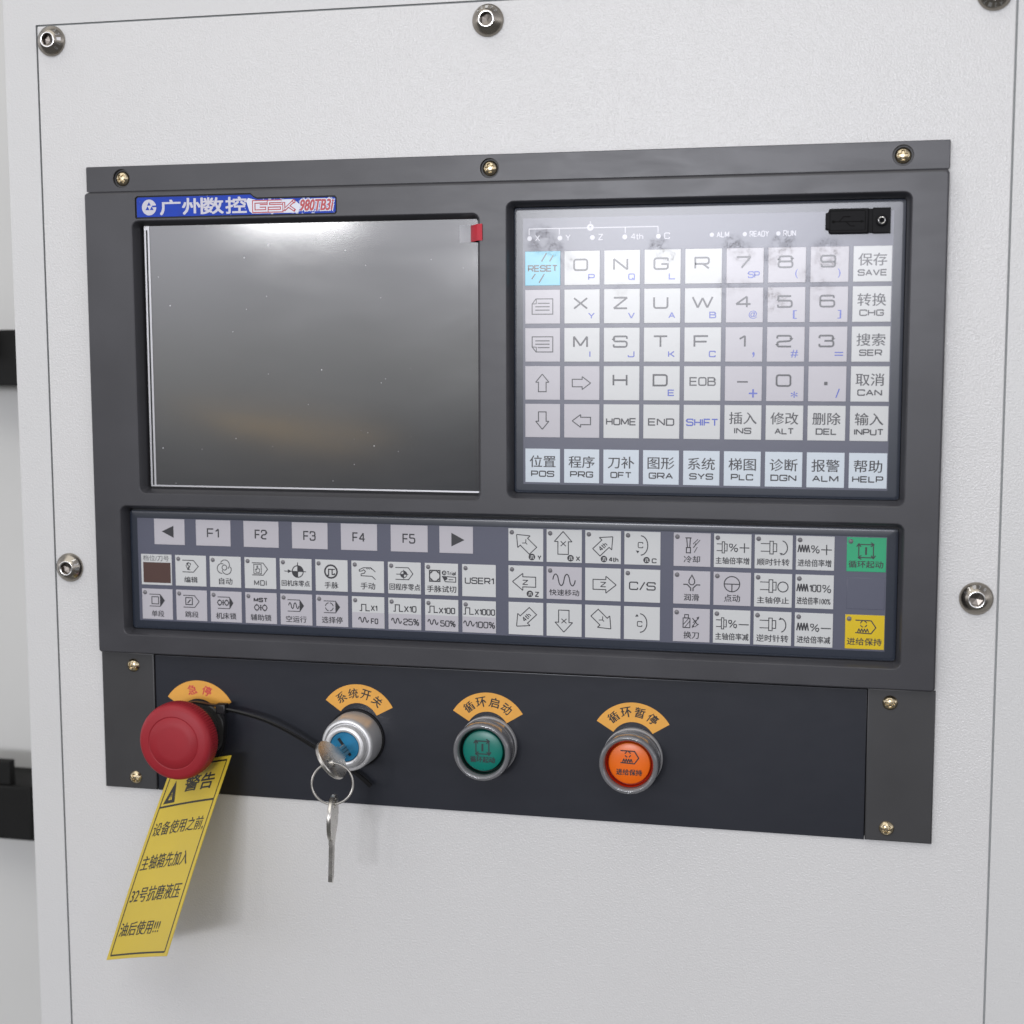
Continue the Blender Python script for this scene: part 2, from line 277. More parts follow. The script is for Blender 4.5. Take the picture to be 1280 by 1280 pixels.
class MB:
    def __init__(s): s.v = []; s.f = []; s.m = []; s.lift = 0; s.xf = None
    def add(s, vs, fs, mi=0):
        b = len(s.v); s.v += [tuple(p) for p in vs]; s.f += [tuple(i+b for i in f) for f in fs]; s.m += [mi]*len(fs)
    def loft(s, rings, mi=0, closed=True):
        n = len(rings[0]); fs = []
        for k in range(len(rings)-1):
            for i in range(n if closed else n-1):
                j = (i+1) % n; fs.append((k*n+i, k*n+j, (k+1)*n+j, (k+1)*n+i))
        s.add([p for r in rings for p in r], fs, mi)
    def ngon(s, pts, mi=0): s.add(pts, [tuple(range(len(pts)))], mi)
    def fill(s, loops, z, mi=0):
        L = [[Vector((p[0], p[1], 0)) for p in l] for l in loops]
        fl = [p for l in loops for p in l]; fs = []
        for t in tessellate_polygon(L):
            a, b, c = (fl[i] for i in t)
            if (b[0]-a[0])*(c[1]-a[1])-(b[1]-a[1])*(c[0]-a[0]) < 0: t = (t[0], t[2], t[1])
            fs.append(tuple(t))
        s.add([(p[0], p[1], z) for p in fl], fs, mi)
    def box(s, x0, x1, y0, y1, z0, z1, mi=0, bev=0):
        if bev:
            R = lambda e, z: [(x0+e, y0+e, z), (x1-e, y0+e, z), (x1-e, y1-e, z), (x0+e, y1-e, z)]
            r = [R(0, z0), R(0, z1-bev), R(bev*.3, z1-bev*.3), R(bev, z1)]
            s.loft(r, mi); s.ngon(r[-1], mi); s.ngon(r[0][::-1], mi)
        else:
            P = [(x, y, z) for z in (z0, z1) for y in (y0, y1) for x in (x0, x1)]
            s.add(P, [(0, 2, 3, 1), (4, 5, 7, 6), (0, 1, 5, 4), (1, 3, 7, 5), (3, 2, 6, 7), (2, 0, 4, 6)], mi)
    def lathe(s, prof, cx, cy, n=64, mi=0, cap=True, mod=None):
        rings = []
        for i, (r, z) in enumerate(prof):
            rings.append([(cx+(r+(mod(k, n) if mod and 3 <= i <= 5 else 0))*cos(2*pi*k/n), cy+(r+(mod(k, n) if mod and 3 <= i <= 5 else 0))*sin(2*pi*k/n), z) for k in range(n)])
        s.loft(rings, mi)
        if cap: s.ngon(rings[-1], mi)
    def tube(s, path, r, n=10, mi=0, closed=False):
        P = [Vector(p) for p in path]; m = len(P); rings = []; prev = None
        for i in range(m):
            t = (P[(i+1) % m]-P[i-1]) if closed else (P[min(i+1, m-1)]-P[max(i-1, 0)]); t.normalize()
            if prev is None: u = t.orthogonal().normalized()
            else: u = (prev-t*prev.dot(t)).normalized()
            prev = u; w = t.cross(u)
            rings.append([tuple(P[i]+u*r*cos(2*pi*k/n)+w*r*sin(2*pi*k/n)) for k in range(n)])
        if closed: rings.append(rings[0])
        s.loft(rings, mi)
        if not closed: s.ngon(rings[0][::-1], mi); s.ngon(rings[-1], mi)
    # flat printing
    def _z(s, z):
        s.lift += 1; return z+.002*(s.lift % 24)
    def stroke(s, pts, w, z, mi=0):
        cut = [0]
        for i in range(1, len(pts)-1):
            a, b, c = pts[i-1], pts[i], pts[i+1]; u = (b[0]-a[0], b[1]-a[1]); v = (c[0]-b[0], c[1]-b[1])
            if u[0]*v[0]+u[1]*v[1] < -.25*hypot(*u)*hypot(*v): cut.append(i)
        if len(cut) > 1:
            for a, b in zip(cut, cut[1:]+[len(pts)-1]): s.stroke(pts[a:b+1], w, z, mi)
            return
        z = s._z(z); closed = len(pts) > 3 and hypot(pts[0][0]-pts[-1][0], pts[0][1]-pts[-1][1]) < 1e-6
        P = pts[:-1] if closed else pts; n = len(P); L = []; R = []
        for i in range(n):
            a = P[i-1] if (i or closed) else None; c = P[(i+1) % n] if (i < n-1 or closed) else None; b = P[i]
            ds = []
            if a is not None:
                l = hypot(b[0]-a[0], b[1]-a[1]) or 1; ds.append(((b[0]-a[0])/l, (b[1]-a[1])/l))
            if c is not None:
                l = hypot(c[0]-b[0], c[1]-b[1]) or 1; ds.append(((c[0]-b[0])/l, (c[1]-b[1])/l))
            nx = -sum(d[1] for d in ds); ny = sum(d[0] for d in ds); l = hypot(nx, ny) or 1; nx /= l; ny /= l
            k = -nx*ds[0][1]+ny*ds[0][0]; k = max(k, .45); h = w/2/k
            L.append((b[0]+nx*h, b[1]+ny*h, z)); R.append((b[0]-nx*h, b[1]-ny*h, z))
        fs = [(n+i, n+(i+1) % n, (i+1) % n, i) for i in range(n if closed else n-1)]
        s.add(L+R, fs, mi)
    def poly(s, pts, z, mi=0): s.fill([pts], s._z(z), mi)
    def arc(s, cx, cy, r, a0, a1, w, z, mi=0, ry=None, n=24):
        ry = ry or r; full = abs(a1-a0) >= 359
        p = [(cx+r*cos(radians(a0+(a1-a0)*k/n)), cy+ry*sin(radians(a0+(a1-a0)*k/n))) for k in range(n+1)]
        if full: p[-1] = p[0]
        s.stroke(p, w, z, mi)
    def text(s, body, x0, x1, y0, y1, z, mi=0, bold=0.0, keep=False, rot=0, shear=0):
        if bold > 0:                                   # heavier print: struck several times, slightly apart (mm)
            d = bold/2
            for dx, dy in (((-d, -d*.6), (d, d*.6)) if bold < .3 else ((-d, -d), (d, -d), (d, d), (-d, d), (0, 0))):
                s.text(body, x0+dx, x1+dx, y0+dy, y1+dy, z, mi, 0, keep, rot, shear)
            return
        vs, fs, asp = text_geo(body); z = s._z(z)
        if keep:
            h = y1-y0; w = h*asp
            if w > x1-x0: w = x1-x0
            c = (x0+x1)/2; x0, x1 = c-w/2, c+w/2
        cx, cy = (x0+x1)/2, (y0+y1)/2; ca, sa = cos(rot), sin(rot); P = []
        for u, v in vs:
            X = (u-.5)*(x1-x0)+(v-.5)*shear; Y = (v-.5)*(y1-y0); P.append((cx+X*ca-Y*sa, cy+X*sa+Y*ca, z))
        s.add(P, fs, mi)
    def sfont(s, body, x0, x1, y0, y1, z, w, mi=0, gap=.30, rot=0):
        ws = [G[c][0] for c in body]; tot = sum(ws)+gap*(len(body)-1)
        x0 += w/2; x1 -= w/2; y0 += w/2; y1 -= w/2; k = (x1-x0)/tot if tot > .1 else 1; x = x0
        cx, cy = (x0+x1)/2, (y0+y1)/2
        for c, wd in zip(body, ws):
            for pts, md in G[c][1]:
                q = [(x+(p[0]*wd if wd > .1 else 0)*k, y0+p[1]*(y1-y0)) for p in pts]
                q = rnd(q, .24*(y1-y0), md)
                if rot: q = [(cx+(a-cx)*cos(rot)-(b-cy)*sin(rot), cy+(a-cx)*sin(rot)+(b-cy)*cos(rot)) for a, b in q]
                s.stroke(q, w, z, mi)
            x += (wd+gap)*k
    def build(s, name, mats, parent=None, org=None, smooth=True, recalc=False, angle=35):
        po = ORG.get(parent.name, (0, 0, 0)) if parent else (0, 0, 0)
        org = org if org is not None else po
        me = bpy.data.meshes.new(name)
        me.from_pydata([W(x-org[0], y-org[1], z-org[2]) for x, y, z in s.v], [], s.f)
        for m in (mats if isinstance(mats, (list, tuple)) else [mats]): me.materials.append(m)
        me.polygons.foreach_set('material_index', s.m)
        if recalc:
            bm = bmesh.new(); bm.from_mesh(me); bmesh.ops.remove_doubles(bm, verts=bm.verts, dist=1e-7)
            bmesh.ops.recalc_face_normals(bm, faces=bm.faces); bm.to_mesh(me); bm.free()
        if smooth: me.shade_smooth(); me.set_sharp_from_angle(angle=radians(angle))
        me.update()
        o = bpy.data.objects.new(name, me); COL.objects.link(o)
        if parent: o.parent = parent
        o.location = W(org[0]-po[0], org[1]-po[1], org[2]-po[2])
        ORG[o.name] = org
        return o
ORG = {}
def thing(name, label, cat, org, group=None):
    o = bpy.data.objects.new(name, None); o.empty_display_size = .01; COL.objects.link(o); o.location = W(*org); ORG[o.name] = org
    return tag(o, label, cat, group)
def tag(o, label, cat, group=None):
    o['label'] = label; o['category'] = cat
    if group: o['group'] = group
    return o
def copy_part(src, parent, org):
    c = src.copy(); COL.objects.link(c); c.parent = parent; po = ORG[parent.name]; c.location = W(org[0]-po[0], org[1]-po[1], org[2]-po[2]); ORG[c.name] = org
    return c
def r3(loop, z): return [(x, y, z) for x, y in loop]

# ---------------------------------------------------------------- cabinet, cover plate, background
ZC = -6.0
cab = thing('machine_cabinet', 'white textured sheet metal cabinet front framing the bolted cover plate', 'cabinet', (-245, -700, ZC))
b = MB(); out = rrect(-254.6, 620, -700, 520, 1.2, 3); hole = rrect(-237.1, 237.1, -640, 226.9, .5, 3)
b.fill([out, hole], ZC, 0)
b.loft([r3(hole, ZC), r3(rrect(-237.05, 237.05, -639.9, 226.85, .5, 3), ZC-1.5)], 1)
o2 = rrect(-255.6, 621, -701, 521, 2, 3)
b.loft([r3(o2, -260), r3(o2, ZC-1.2), r3(rrect(-255.25, 620.6, -700.6, 520.6, 1.7, 3), ZC-.35), r3(out, ZC)], 0)
b.fill([rrect(-240, 240, -645, 230, .5, 3), rrect(-206, 206, -165, 138, 2, 3)[::-1]], ZC-1.6, 1)
b.build('front_sheet', [M['cabinet'], M['gap']], cab)
b = MB(); b.fill([rrect(-208, 208, -168, 140, 2, 3)], -12, 0); b.build('cutout_backing', M['dark'], cab)
cov = thing('cover_plate', 'white orange-peel textured cover plate held by domed hex socket bolts', 'panel', (0, -639, ZC))
b = MB(); e = lambda d, z: r3(rrect(-236.3+d, 236.3-d, -639+d, 226.1-d, .6, 3), z)
b.loft([e(0, ZC-1.5), e(0, ZC-.5), e(.15, ZC-.12), e(.5, ZC)], 0); b.fill([rrect(-235.8, 235.8, -638.5, 225.6, .6, 3), rrect(-204, 204, -164.5, 136, 2, 3)[::-1]], ZC, 0)
b.build('plate', M['white'], cov)

def bolt(x, y, ang, marks):
    o = (x, y, ZC); b = MB(); n = 96; RI = 3.15
    prof = [(7.55, 0), (7.6, .5), (7.35, 1.1), (6.3, 2.3), (5.1, 3.5), (4.15, 4.35), (3.75, 4.55)]
    rings = [[(x+r*cos(2*pi*k/n), y+r*sin(2*pi*k/n), ZC+z) for k in range(n)] for r, z in prof]; b.loft(rings, 0)
    rr = [(3.75, 4.55), (3.45, 4.62), (RI, 4.5)]
    b.loft([[(x+r*cos(2*pi*k/n), y+r*sin(2*pi*k/n), ZC+z) for k in range(n)] for r, z in rr], 1)
    hx = []
    for k in range(n):
        t = 2*pi*k/n; a = (t+ang) % (pi/3)-pi/6; hx.append(min(RI*.985, 2.62/cos(a)))
    hexr = lambda f, z: [(x+hx[k]*f*cos(2*pi*k/n), y+hx[k]*f*sin(2*pi*k/n), ZC+z) for k in range(n)]
    b.loft([[(x+RI*cos(2*pi*k/n), y+RI*sin(2*pi*k/n), ZC+4.5) for k in range(n)], hexr(1, 4.25), hexr(1, 1.6), hexr(.1, 1.1)], 2)
    if marks:
        for j, ch in enumerate('A2-70'):                   # raised grade marks on the cone
            a = marks-j*radians(24); vs, fs, asp = text_geo(ch, .02); h = 1.5; w = h*min(asp, 1.0)*.95
            P = []
            for u, v in vs:
                rr_ = 5.0+v*h; aa = a-(u-.5)*w/5.7; zz = 3.6-(rr_-5.0)*1.0
                P.append((x+rr_*cos(aa), y+rr_*sin(aa), ZC+zz+.22))
            b.add(P, fs, 1)
    return b.build('bolt', [M['steel'], M['rim'], M['hexdark']], cov, o)
b0 = bolt(-228.4, 218.6, .2, 0.9); bolt(-1, 217.4, .5, 2.4); bolt(227, 217.6, .1, 5.2); bolt(-228.2, -49.8, .35, .8); bolt(227.2, -49.8, .15, 2.6)
copy_part(b0, cov, (-1, -318, ZC)); copy_part(b0, cov, (-228.2, -318, ZC)); copy_part(b0, cov, (227.2, -318, ZC))

door = thing('machine_door', 'plain white machine door set back behind the cabinet edge at far left', 'door', (-330, -700, -170))
b = MB(); b.box(-760, -275, -700, 520, -210, -170, 0, 3); b.build('door_panel', M['door'], door)
br = thing('door_bracket', 'black bracket block on the white door, upper one at far left edge', 'bracket', (-350, 42, -169), 'black door brackets')
b = MB(); b.box(-380, -329.6, 41.4, 75.6, -169.8, -130, 0, 1.2); b.build('bracket_body', M['bracket'], br)
b = MB(); b.box(-380, -343, 60, 76.5, -129.8, -118, 0, 1.2); b.build('bracket_lip', M['bracket'], br)
br = thing('door_bracket', 'black stepped bracket block on the white door, lower one at far left edge', 'bracket', (-350, -247, -169), 'black door brackets')
b = MB(); b.box(-390, -332, -246.5, -211, -169.8, -130, 0, 1.6); b.build('bracket_body', M['bracket'], br)
b = MB(); b.box(-390, -346.2, -210.8, -195.4, -136, -130.2, 0, 1.0); b.build('bracket_step', M['bracket'], br)

# ---------------------------------------------------------------- control console
con = thing('control_console', 'dark grey machine control console with screen and two membrane keypads', 'control panel', (0, -93, ZC))
SCR = (-183.8, -4.6, -9.0, 127.3); KP = (9.3, 194.0, -7.6, 132.4); LOW = (-195.0, 194.2, -82.7, -16.2)
def bl(r, d, rad, n=6): return rrect(r[0]-d, r[1]+d, r[2]-d, r[3]+d, max(rad+d, .2), n)
b = MB()
out = rrect(-210, 210, -92.9, 142.0, 1.6, 4)
front = rrect(-209.2, 209.2, -92.1, 141.0, 1.2, 4)
BADGE = [(-181.6, 128.7), (-76.3, 128.7), (-75.4, 129.6), (-75.4, 136.8), (-76.3, 137.7), (-116.6, 137.7), (-118.6, 138.6), (-120.0, 139.9), (-180.8, 139.9), (-182.1, 138.9), (-182.1, 129.4)]
b.fill([front, bl(SCR, .7, 3.2), bl(KP, .7, 3.2), bl(LOW, .7, 3.2), BADGE[::-1]], 0)
b.loft([r3(front, 0), r3(rrect(-209.7, 209.7, -92.6, 141.7, 1.5, 4), -.25), r3(out, -.8), r3(rrect(-210, 210, -92.9, 142.8, 1.6, 4), -3.4), r3(rrect(-210, 210, -92.9, 142.8, 1.6, 4), ZC)])
for r in (SCR, KP, LOW):
    b.loft([r3(bl(r, .7, 3.2), 0), r3(bl(r, .25, 3.2), -.18), r3(bl(r, 0, 3.2), -.6), r3(bl(r, -1.7, 3.2), -5.0), r3(bl(r, -1.75, 3.2), -8.2)])
b.loft([r3(BADGE, 0), r3(BADGE, -.9)])
b.build('housing', M['housing'], con)
b = MB(); b.fill([BADGE], -.9); b.build('badge_recess', M['dark'], con)
# top flange with counterbored screw holes
FS = [(-190.9, 149.2), (0, 148.9), (190, 149.1)]
b = MB(); fl = rrect(-210.4, 210.2, 142.9, 155.3, .5, 3)
b.fill([rrect(-210.1, 209.9, 142.9, 155.0, .4, 3)]+[circ(x, y, 4.7)[::-1] for x, y in FS], -3.5)
b.loft([r3(fl, ZC), r3(fl, -3.8), r3(rrect(-210.1, 209.9, 142.9, 155.0, .4, 3), -3.5)])
for x, y in FS: b.loft([r3(circ(x, y, 4.7), -3.5), r3(circ(x, y, 4.55), -3.7), r3(circ(x, y, 4.5), -5.1)])
b.build('top_flange', M['housing'], con)
for x, y in FS:
    b = MB(); b.ngon(r3(circ(x, y, 4.6), -5.0)); b.build('counterbore', M['endcap'], con)

SCREW = {}
def screw_mb(x, y, z, R=3.5, rot=.3, H=1.9):
    b = MB(); n = 72; m = 22; rings = []
    for i in range(m+1):
        u = 1-i/m; r = R*u; ring = []
        for k in range(n):
            t = 2*pi*k/n; h = H*(1-u**2.6)+.25
            px, py = r*cos(t-rot), r*sin(t-rot)
            A_, B_ = max(abs(px), abs(py)), min(abs(px), abs(py)); d = max(A_/(R*.60), B_/(R*.20))
            q = max(0, min(1, (1.08-d)/.3)); h -= 1.05*q*q*(3-2*q)
            ring.append((x+r*cos(t), y+r*sin(t), z+h))
        rings.append(ring)
    b.loft([[(x+R*cos(2*pi*k/n), y+R*sin(2*pi*k/n), z) for k in range(n)]]+rings); return b
def screw(parent, x, y, z, R, rot):
    return screw_mb(x, y, z, R, rot).build('screw', M['zinc'], parent, (x, y, z), angle=60)
for (x, y), r in zip(FS, (.7, .25, .05)): screw(con, x, y, -4.9, 3.65, r)

# badge
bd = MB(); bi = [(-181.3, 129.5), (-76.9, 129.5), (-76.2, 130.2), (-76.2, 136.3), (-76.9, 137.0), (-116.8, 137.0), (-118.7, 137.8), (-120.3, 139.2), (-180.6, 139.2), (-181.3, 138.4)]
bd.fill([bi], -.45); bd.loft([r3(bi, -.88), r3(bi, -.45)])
zb = -.43
c0 = (-174.6, 134.2); bd.poly(circ(*c0, 3.9, 32), zb, 1); bd.arc(*c0, 3.0, 30, 330, .5, zb+.01, 1)
bd.poly([(c0[0]-2.0, c0[1]-1.3), (c0[0]+.2, c0[1]-1.3), (c0[0]-.9, c0[1]+.6)], zb+.04, 0)
bd.poly([(c0[0]-1.1, c0[1]+.9), (c0[0]+1.0, c0[1]+.9), (c0[0], c0[1]+2.6)], zb+.04, 0)
bd.poly([(c0[0]+.4, c0[1]-1.3), (c0[0]+2.4, c0[1]-1.3), (c0[0]+1.4, c0[1]+.5)], zb+.04, 0)
bd.poly([(c0[0]+1.7, c0[1]+.1), (c0[0]+4.1, c0[1]+.1), (c0[0]+4.1, c0[1]+.9), (c0[0]+1.7, c0[1]+.9)], zb+.04, 0)
for ch, x0 in zip('广州数控', (-168.6, -156.6, -145.6, -133.4)):
    bd.text(ch, x0, x0+10.9, 130.4, 138.2 if ch != '广' else 137.6, zb, 1, bold=.40)
# pale halo painted in for film glare, under red lettering at the right end
bd.poly([(-119.5, 130.0), (-95.4, 130.0), (-94.2, 133.6), (-98, 136.5), (-117.5, 136.5), (-121.5, 137.6), (-122.6, 136.2), (-121, 131.2)], zb, 2)
bd.text('980TB3i', -94.4, -77.6, 130.9, 136.1, zb, 2, bold=1.1, shear=1.0)
for i, x in enumerate((-118.6, -110.9, -103.2)):
    w = 6.9; sh = .7
    q = {0: [(x+w, 135.6), (x, 135.6), (x, 131.1), (x+w, 131.1), (x+w, 133.6), (x+w*.45, 133.6)],
         1: [(x+w, 135.6), (x, 135.6), (x, 133.5), (x+w, 133.5), (x+w, 131.1), (x, 131.1)]}.get(i)
    if q:
        bd.stroke(q, 1.75, zb+.05, 3); bd.stroke(q, .75, zb+.1, 2)
    else:
        for q in ([(x+.3, 131.0), (x+.3, 135.2)], [(x+.3, 131.2), (x+5.2, 135.4)], [(x+2.4, 133.4), (x+6.2, 130.9)]):
            bd.stroke(q, 1.5, zb+.05, 3)
        for q in ([(x+.3, 131.4), (x+.3, 134.8)], [(x+.9, 131.8), (x+4.9, 135.1)], [(x+2.9, 133.1), (x+5.6, 131.3)]): bd.stroke(q, .55, zb+.1, 2)
        bd.arc(x+5.4, 135.4, .75, 0, 360, .5, zb+.05, 3)
bd.text('980TB3i', -94.4, -77.6, 130.9, 136.1, zb+.05, 3, bold=.32, shear=1.0)
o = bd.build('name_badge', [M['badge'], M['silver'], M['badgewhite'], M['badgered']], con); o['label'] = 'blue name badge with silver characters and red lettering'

# screen
b = MB(); b.fill([rrect(-177.6, -5.9, -5.3, 126.4, .3, 2)], -6.4); sc_ = b.build('display_screen', M['screen'], con); sc_['label'] = 'switched-off grey display screen under dusty film'
b = MB(); fr = rrect(-180.6, -5.6, -6.2, 126.6, .3, 2); inn = rrect(-177.7, -5.8, -5.4, 126.5, .3, 2)
b.fill([fr, inn[::-1]], -6.2); b.loft([r3(inn, -6.2), r3(inn, -6.45)]); b.loft([r3(fr, -6.2), r3(fr, -8)])
b.stroke([(-179.2, -5.6), (-179.2, 123.5)], .9, -6.18, 1)
b.build('screen_frame', [M['lcd'], M['dark']], sc_)
b = MB(); b.fill([rrect(-183, -5, -9, 127, 2, 3)], -8.0); b.build('screen_backing', M['dark'], sc_)

# ---------------------------------------------------------------- keypads
ZK = -6.0
INK, BLU, LED, SEC, WHI, X5 = 1, 2, 3, 4, 5, 6
def keymats(base, second='k_lilac'): return [M[base], M['ink'], M['inkblue'], M['led'], M[second], M['inkwhite'], M['window']]
class Key(MB):
    """a key whose legend is given in fractions of its box, y down"""
    def __init__(s, x0, x1, y0, y1):
        super().__init__(); s.q = (x0, x1, y0, y1); s.zt = ZK+.26
        s.box(x0, x1, y0, y1, ZK+.01, ZK+.22, 0, .12); s.zt = ZK+.25; s.src = (0, 0, 1, 1)
    def P(s, p):
        a, b_, c, d = s.src; u = (p[0]-a)/(c-a); v = (p[1]-b_)/(d-b_); x0, x1, y0, y1 = s.q
        return (x0+u*(x1-x0), y1-v*(y1-y0))
    def B(s, x0, y0, x1, y1):
        p = s.P((x0, y0)); q = s.P((x1, y1)); return p[0], q[0], q[1], p[1]
    def sc(s, d): return d/(s.src[2]-s.src[0])*(s.q[1]-s.q[0])
    def T(s, t, x0, y0, x1, y1, mi=INK, bold=0.14, **k): s.text(t, *s.B(x0, y0, x1, y1), s.zt, mi, bold, **k)
    def F(s, t, x0, y0, x1, y1, w=.6, mi=INK, **k): s.sfont(t, *s.B(x0, y0, x1, y1), s.zt, w, mi, **k)
    def L(s, pts, w=.5, mi=INK, close=False):
        q = [s.P(p) for p in pts]; s.stroke(q+[q[0]] if close else q, w, s.zt, mi)
    def R(s, x0, y0, x1, y1, w=.42): s.L([(x0, y0), (x1, y0), (x1, y1), (x0, y1)], w, close=True)
    def Fp(s, pts, mi=INK): s.poly([s.P(p) for p in pts], s.zt, mi)
    def C(s, cx, cy, r, a0=0, a1=360, w=.42, ry=None, mi=INK):
        p = s.P((cx, cy)); s.arc(p[0], p[1], s.sc(r), a0, a1, w, s.zt, mi, s.sc(ry) if ry else None)
    def disc(s, cx, cy, r, mi=INK): p = s.P((cx, cy)); s.poly(circ(*p, s.sc(r), 20), s.zt, mi)
    def lamp(s):
        x0, x1, y0, y1 = s.q; cx, cy = x0+1.75, y1-1.95; n = 20
        s.loft([[(cx+r*cos(2*pi*k/n), cy+r*sin(2*pi*k/n), s.zt+z) for k in range(n)] for r, z in ((1.12, -.02), (1.0, .18), (.6, .38), (.05, .46))], LED)
    def head(s, tip, ang, size=9, mi=INK):         # arrow head, ang in image degrees (x right, y down)
        a = radians(ang); d = (cos(a), sin(a)); n = (-d[1], d[0])
        s.Fp([tip, (tip[0]-d[0]*size*1.6+n[0]*size*.75, tip[1]-d[1]*size*1.6+n[1]*size*.75), (tip[0]-d[0]*size*1.6-n[0]*size*.75, tip[1]-d[1]*size*1.6-n[1]*size*.75)], mi)
    def done(s, parent, name, base, legend, second='k_lilac'):
        o = s.build(name, keymats(base, second), parent); o['label'] = legend; return o

def sheet(name, outer, inner, parent, label, tip=.02):
    b = MB(); o = rrect(*outer, 1.6, 5); i = rrect(*inner, .15, 1)
    rim = rrect(outer[0]+.5, outer[1]-.5, outer[2]+.5, outer[3]-.5, 1.3, 5)
    xi = rrect(inner[0]-.4, inner[1]+.4, inner[2]-.4, inner[3]+.4, .3, 5)
    ym = (outer[2]+outer[3])/2
    def lerp(f): return [(a[0]+(c[0]-a[0])*f, a[1]+(c[1]-a[1])*f, ZK-(tip if a[1] > ym else .02)*(1-f)**1.7) for a, c in zip(rim, xi)]
    L0 = lerp(0); b.loft([r3(o, -7.6), [(x, y, L0[k][2]-.2) for k, (x, y) in enumerate(o)], L0, lerp(.25), lerp(.5), lerp(.75), r3(xi, ZK)], 0)
    b.fill([xi], ZK, 0)
    b.fill([i], ZK+.008, 1)
    ob = b.build(name, [M['border'], M['purple']], parent, angle=25); ob['label'] = label; return ob
kp = sheet('alphanumeric_keypad', (11.2, 192.0, -5.6, 130.3), (15.7, 186.7, -1.3, 125.2), con, 'square membrane keypad of letter and number keys')
lo = sheet('function_keypad', (-193.1, 192.2, -80.5, -18.8), (-189.0, 187.2, -76.2, -22.7), con, 'long membrane keypad strip of function and axis keys', .11)
b = MB(); b.fill([rrect(9.8, 193.6, -7.2, 132, 2, 3)], -7.9); b.build('keypad_gap', M['dark'], kp)
b = MB(); b.fill([rrect(-194.6, 193.8, -82.3, -16.6, 2, 3)], -7.9); b.build('keypad_gap', M['dark'], lo)

# indicator row above the letters
b = MB(); z = ZK+.03
b.stroke([(18.7, 117.3), (18.7, 120.2), (80.2, 120.2), (80.2, 117.3)], .42, z)
for x in (33.3, 64.8): b.stroke([(x, 117.4), (x, 120.0)], .42, z)
b.arc(48.2, 120.4, 1.1, 0, 360, 1.0, z); b.stroke([(48.2, 121.6), (48.2, 123.2)], .42, z)
for x, t, w in ((18.9, 'X', 2.4), (33.6, 'Y', 2.4), (49.2, 'Z', 2.4), (64.6, '4th', 6.0), (80.4, 'C', 2.7)):
    b.poly(circ(x, 115.7, 1.15, 20), z); b.sfont(t, x+2.7, x+2.7+w, 114.4, 117.3, z, .42, 0)
for x, t, w in ((105.2, 'ALM', 5.8), (120.3, 'READY', 8.8), (135.5, 'RUN', 5.8)):
    b.poly(circ(x, 115.9, 1.0, 20), z); b.sfont(t, x+2.2, x+2.2+w, 114.6, 117.3, z, .42, 0, .4)
o = b.build('indicator_marks', M['inkwhite'], kp); o['label'] = 'pale axis and status indicator marks'

RY = [(93.59, 109.63), (75.53, 91.6), (57.5, 73.5), (39.35, 55.45), (21.35, 37.4), (-.41, 15.84)]
def mk(c, r): x = 16.74+19.07*c; return Key(x, x+17.07, *RY[r])
def letter(c, r, big, sub, base):
    k = mk(c, r)
    if big == '-': k.L([(.33, .45), (.62, .45)], .72)
    elif big == '.': k.Fp([(.42, .44), (.51, .44), (.51, .54), (.42, .54)])
    elif big == '1': k.F('1', .36, .23, .55, .59, .85)
    else: k.F(big, .25 if big not in 'W' else .19, .23, .67 if big != 'W' else .78, .59, .85)
    if sub:
        if sub in G: 
            if sub == 'I': k.F('I', .71, .68, .76, .87, .56, BLU)
            elif sub == '/': k.F('/', .72, .63, .84, .90, .56, BLU)
            else: k.F(sub, .67, .68, .86, .87, .56, BLU)
        elif sub == 'SP': k.F('SP', .58, .66, .9, .86, .56, BLU)
        else:
            bx = {'@': (.62, .66, .84, .89), '(': (.72, .62, .79, .88), ')': (.72, .62, .79, .88), '[': (.68, .66, .78, .9), ']': (.74, .66, .83, .9), ',': (.73, .72, .79, .88),
                  '#': (.64, .66, .83, .88), '=': (.68, .72, .9, .83), '+': (.65, .66, .88, .90), '*': (.66, .72, .84, .90)}[sub]
            k.T(sub, *bx, BLU, .1)
    nm = {'-': 'minus sign', '.': 'dot'}.get(big, big)
    sb = {'@': 'at sign', '(': 'open bracket', ')': 'close bracket', '[': 'open square bracket', ']': 'close square bracket', ',': 'comma', '#': 'hash', '=': 'equals sign', '+': 'plus sign', '*': 'asterisk', '/': 'slash'}.get(sub, sub)
    k.done(kp, 'key', base, f"{'lilac' if base == 'k_lilac' else 'white'} key marked {nm}" + (f' with small blue {sb}' if sub else ''))
for r, row in enumerate((('', 'OP', 'NQ', 'GL', 'R', ('7', 'SP'), '8(', '9)'), ('', 'XY', 'ZV', 'UA', 'WB', '4@', '5[', '6]'), ('', 'MI', 'SJ', 'TK', 'FC', '1,', '2#', '3='), ('', '', 'H', 'DE', '', '-+', '0*', './'))):
    for c, s_ in enumerate(row):
        if s_: letter(c, r, s_[0], s_[1] if len(s_) > 1 else '', 'k_lilac' if c >= 5 else 'k_white')
k = mk(0, 0); k.F('RESET', .08, .40, .93, .60, .62)
for q in ([(.47, .30), (.61, .05)], [(.70, .30), (.80, .12)], [(.19, .81), (.29, .66)], [(.40, .92), (.55, .66)]): k.L(q, .55)
k.done(kp, 'key', 'k_cyan', 'cyan key marked RESET')
for r in (1, 2):
    k = mk(0, r); f = (lambda y: y) if r == 1 else (lambda y: .98-y)
    k.L([(.2, f(.72)), (.2, f(.42)), (.31, f(.27)), (.79, f(.27)), (.79, f(.72))], .5, close=True)
    k.L([(.2, f(.42)), (.32, f(.41)), (.32, f(.28))], .4)
    for y in (.40, .50, .60): k.L([(.29 if y > .42 else .36, f(y)), (.70, f(y))], .5)
    k.done(kp, 'key', 'k_lilac', 'lilac key with a page icon, corner folded at ' + ('top' if r == 1 else 'bottom'))
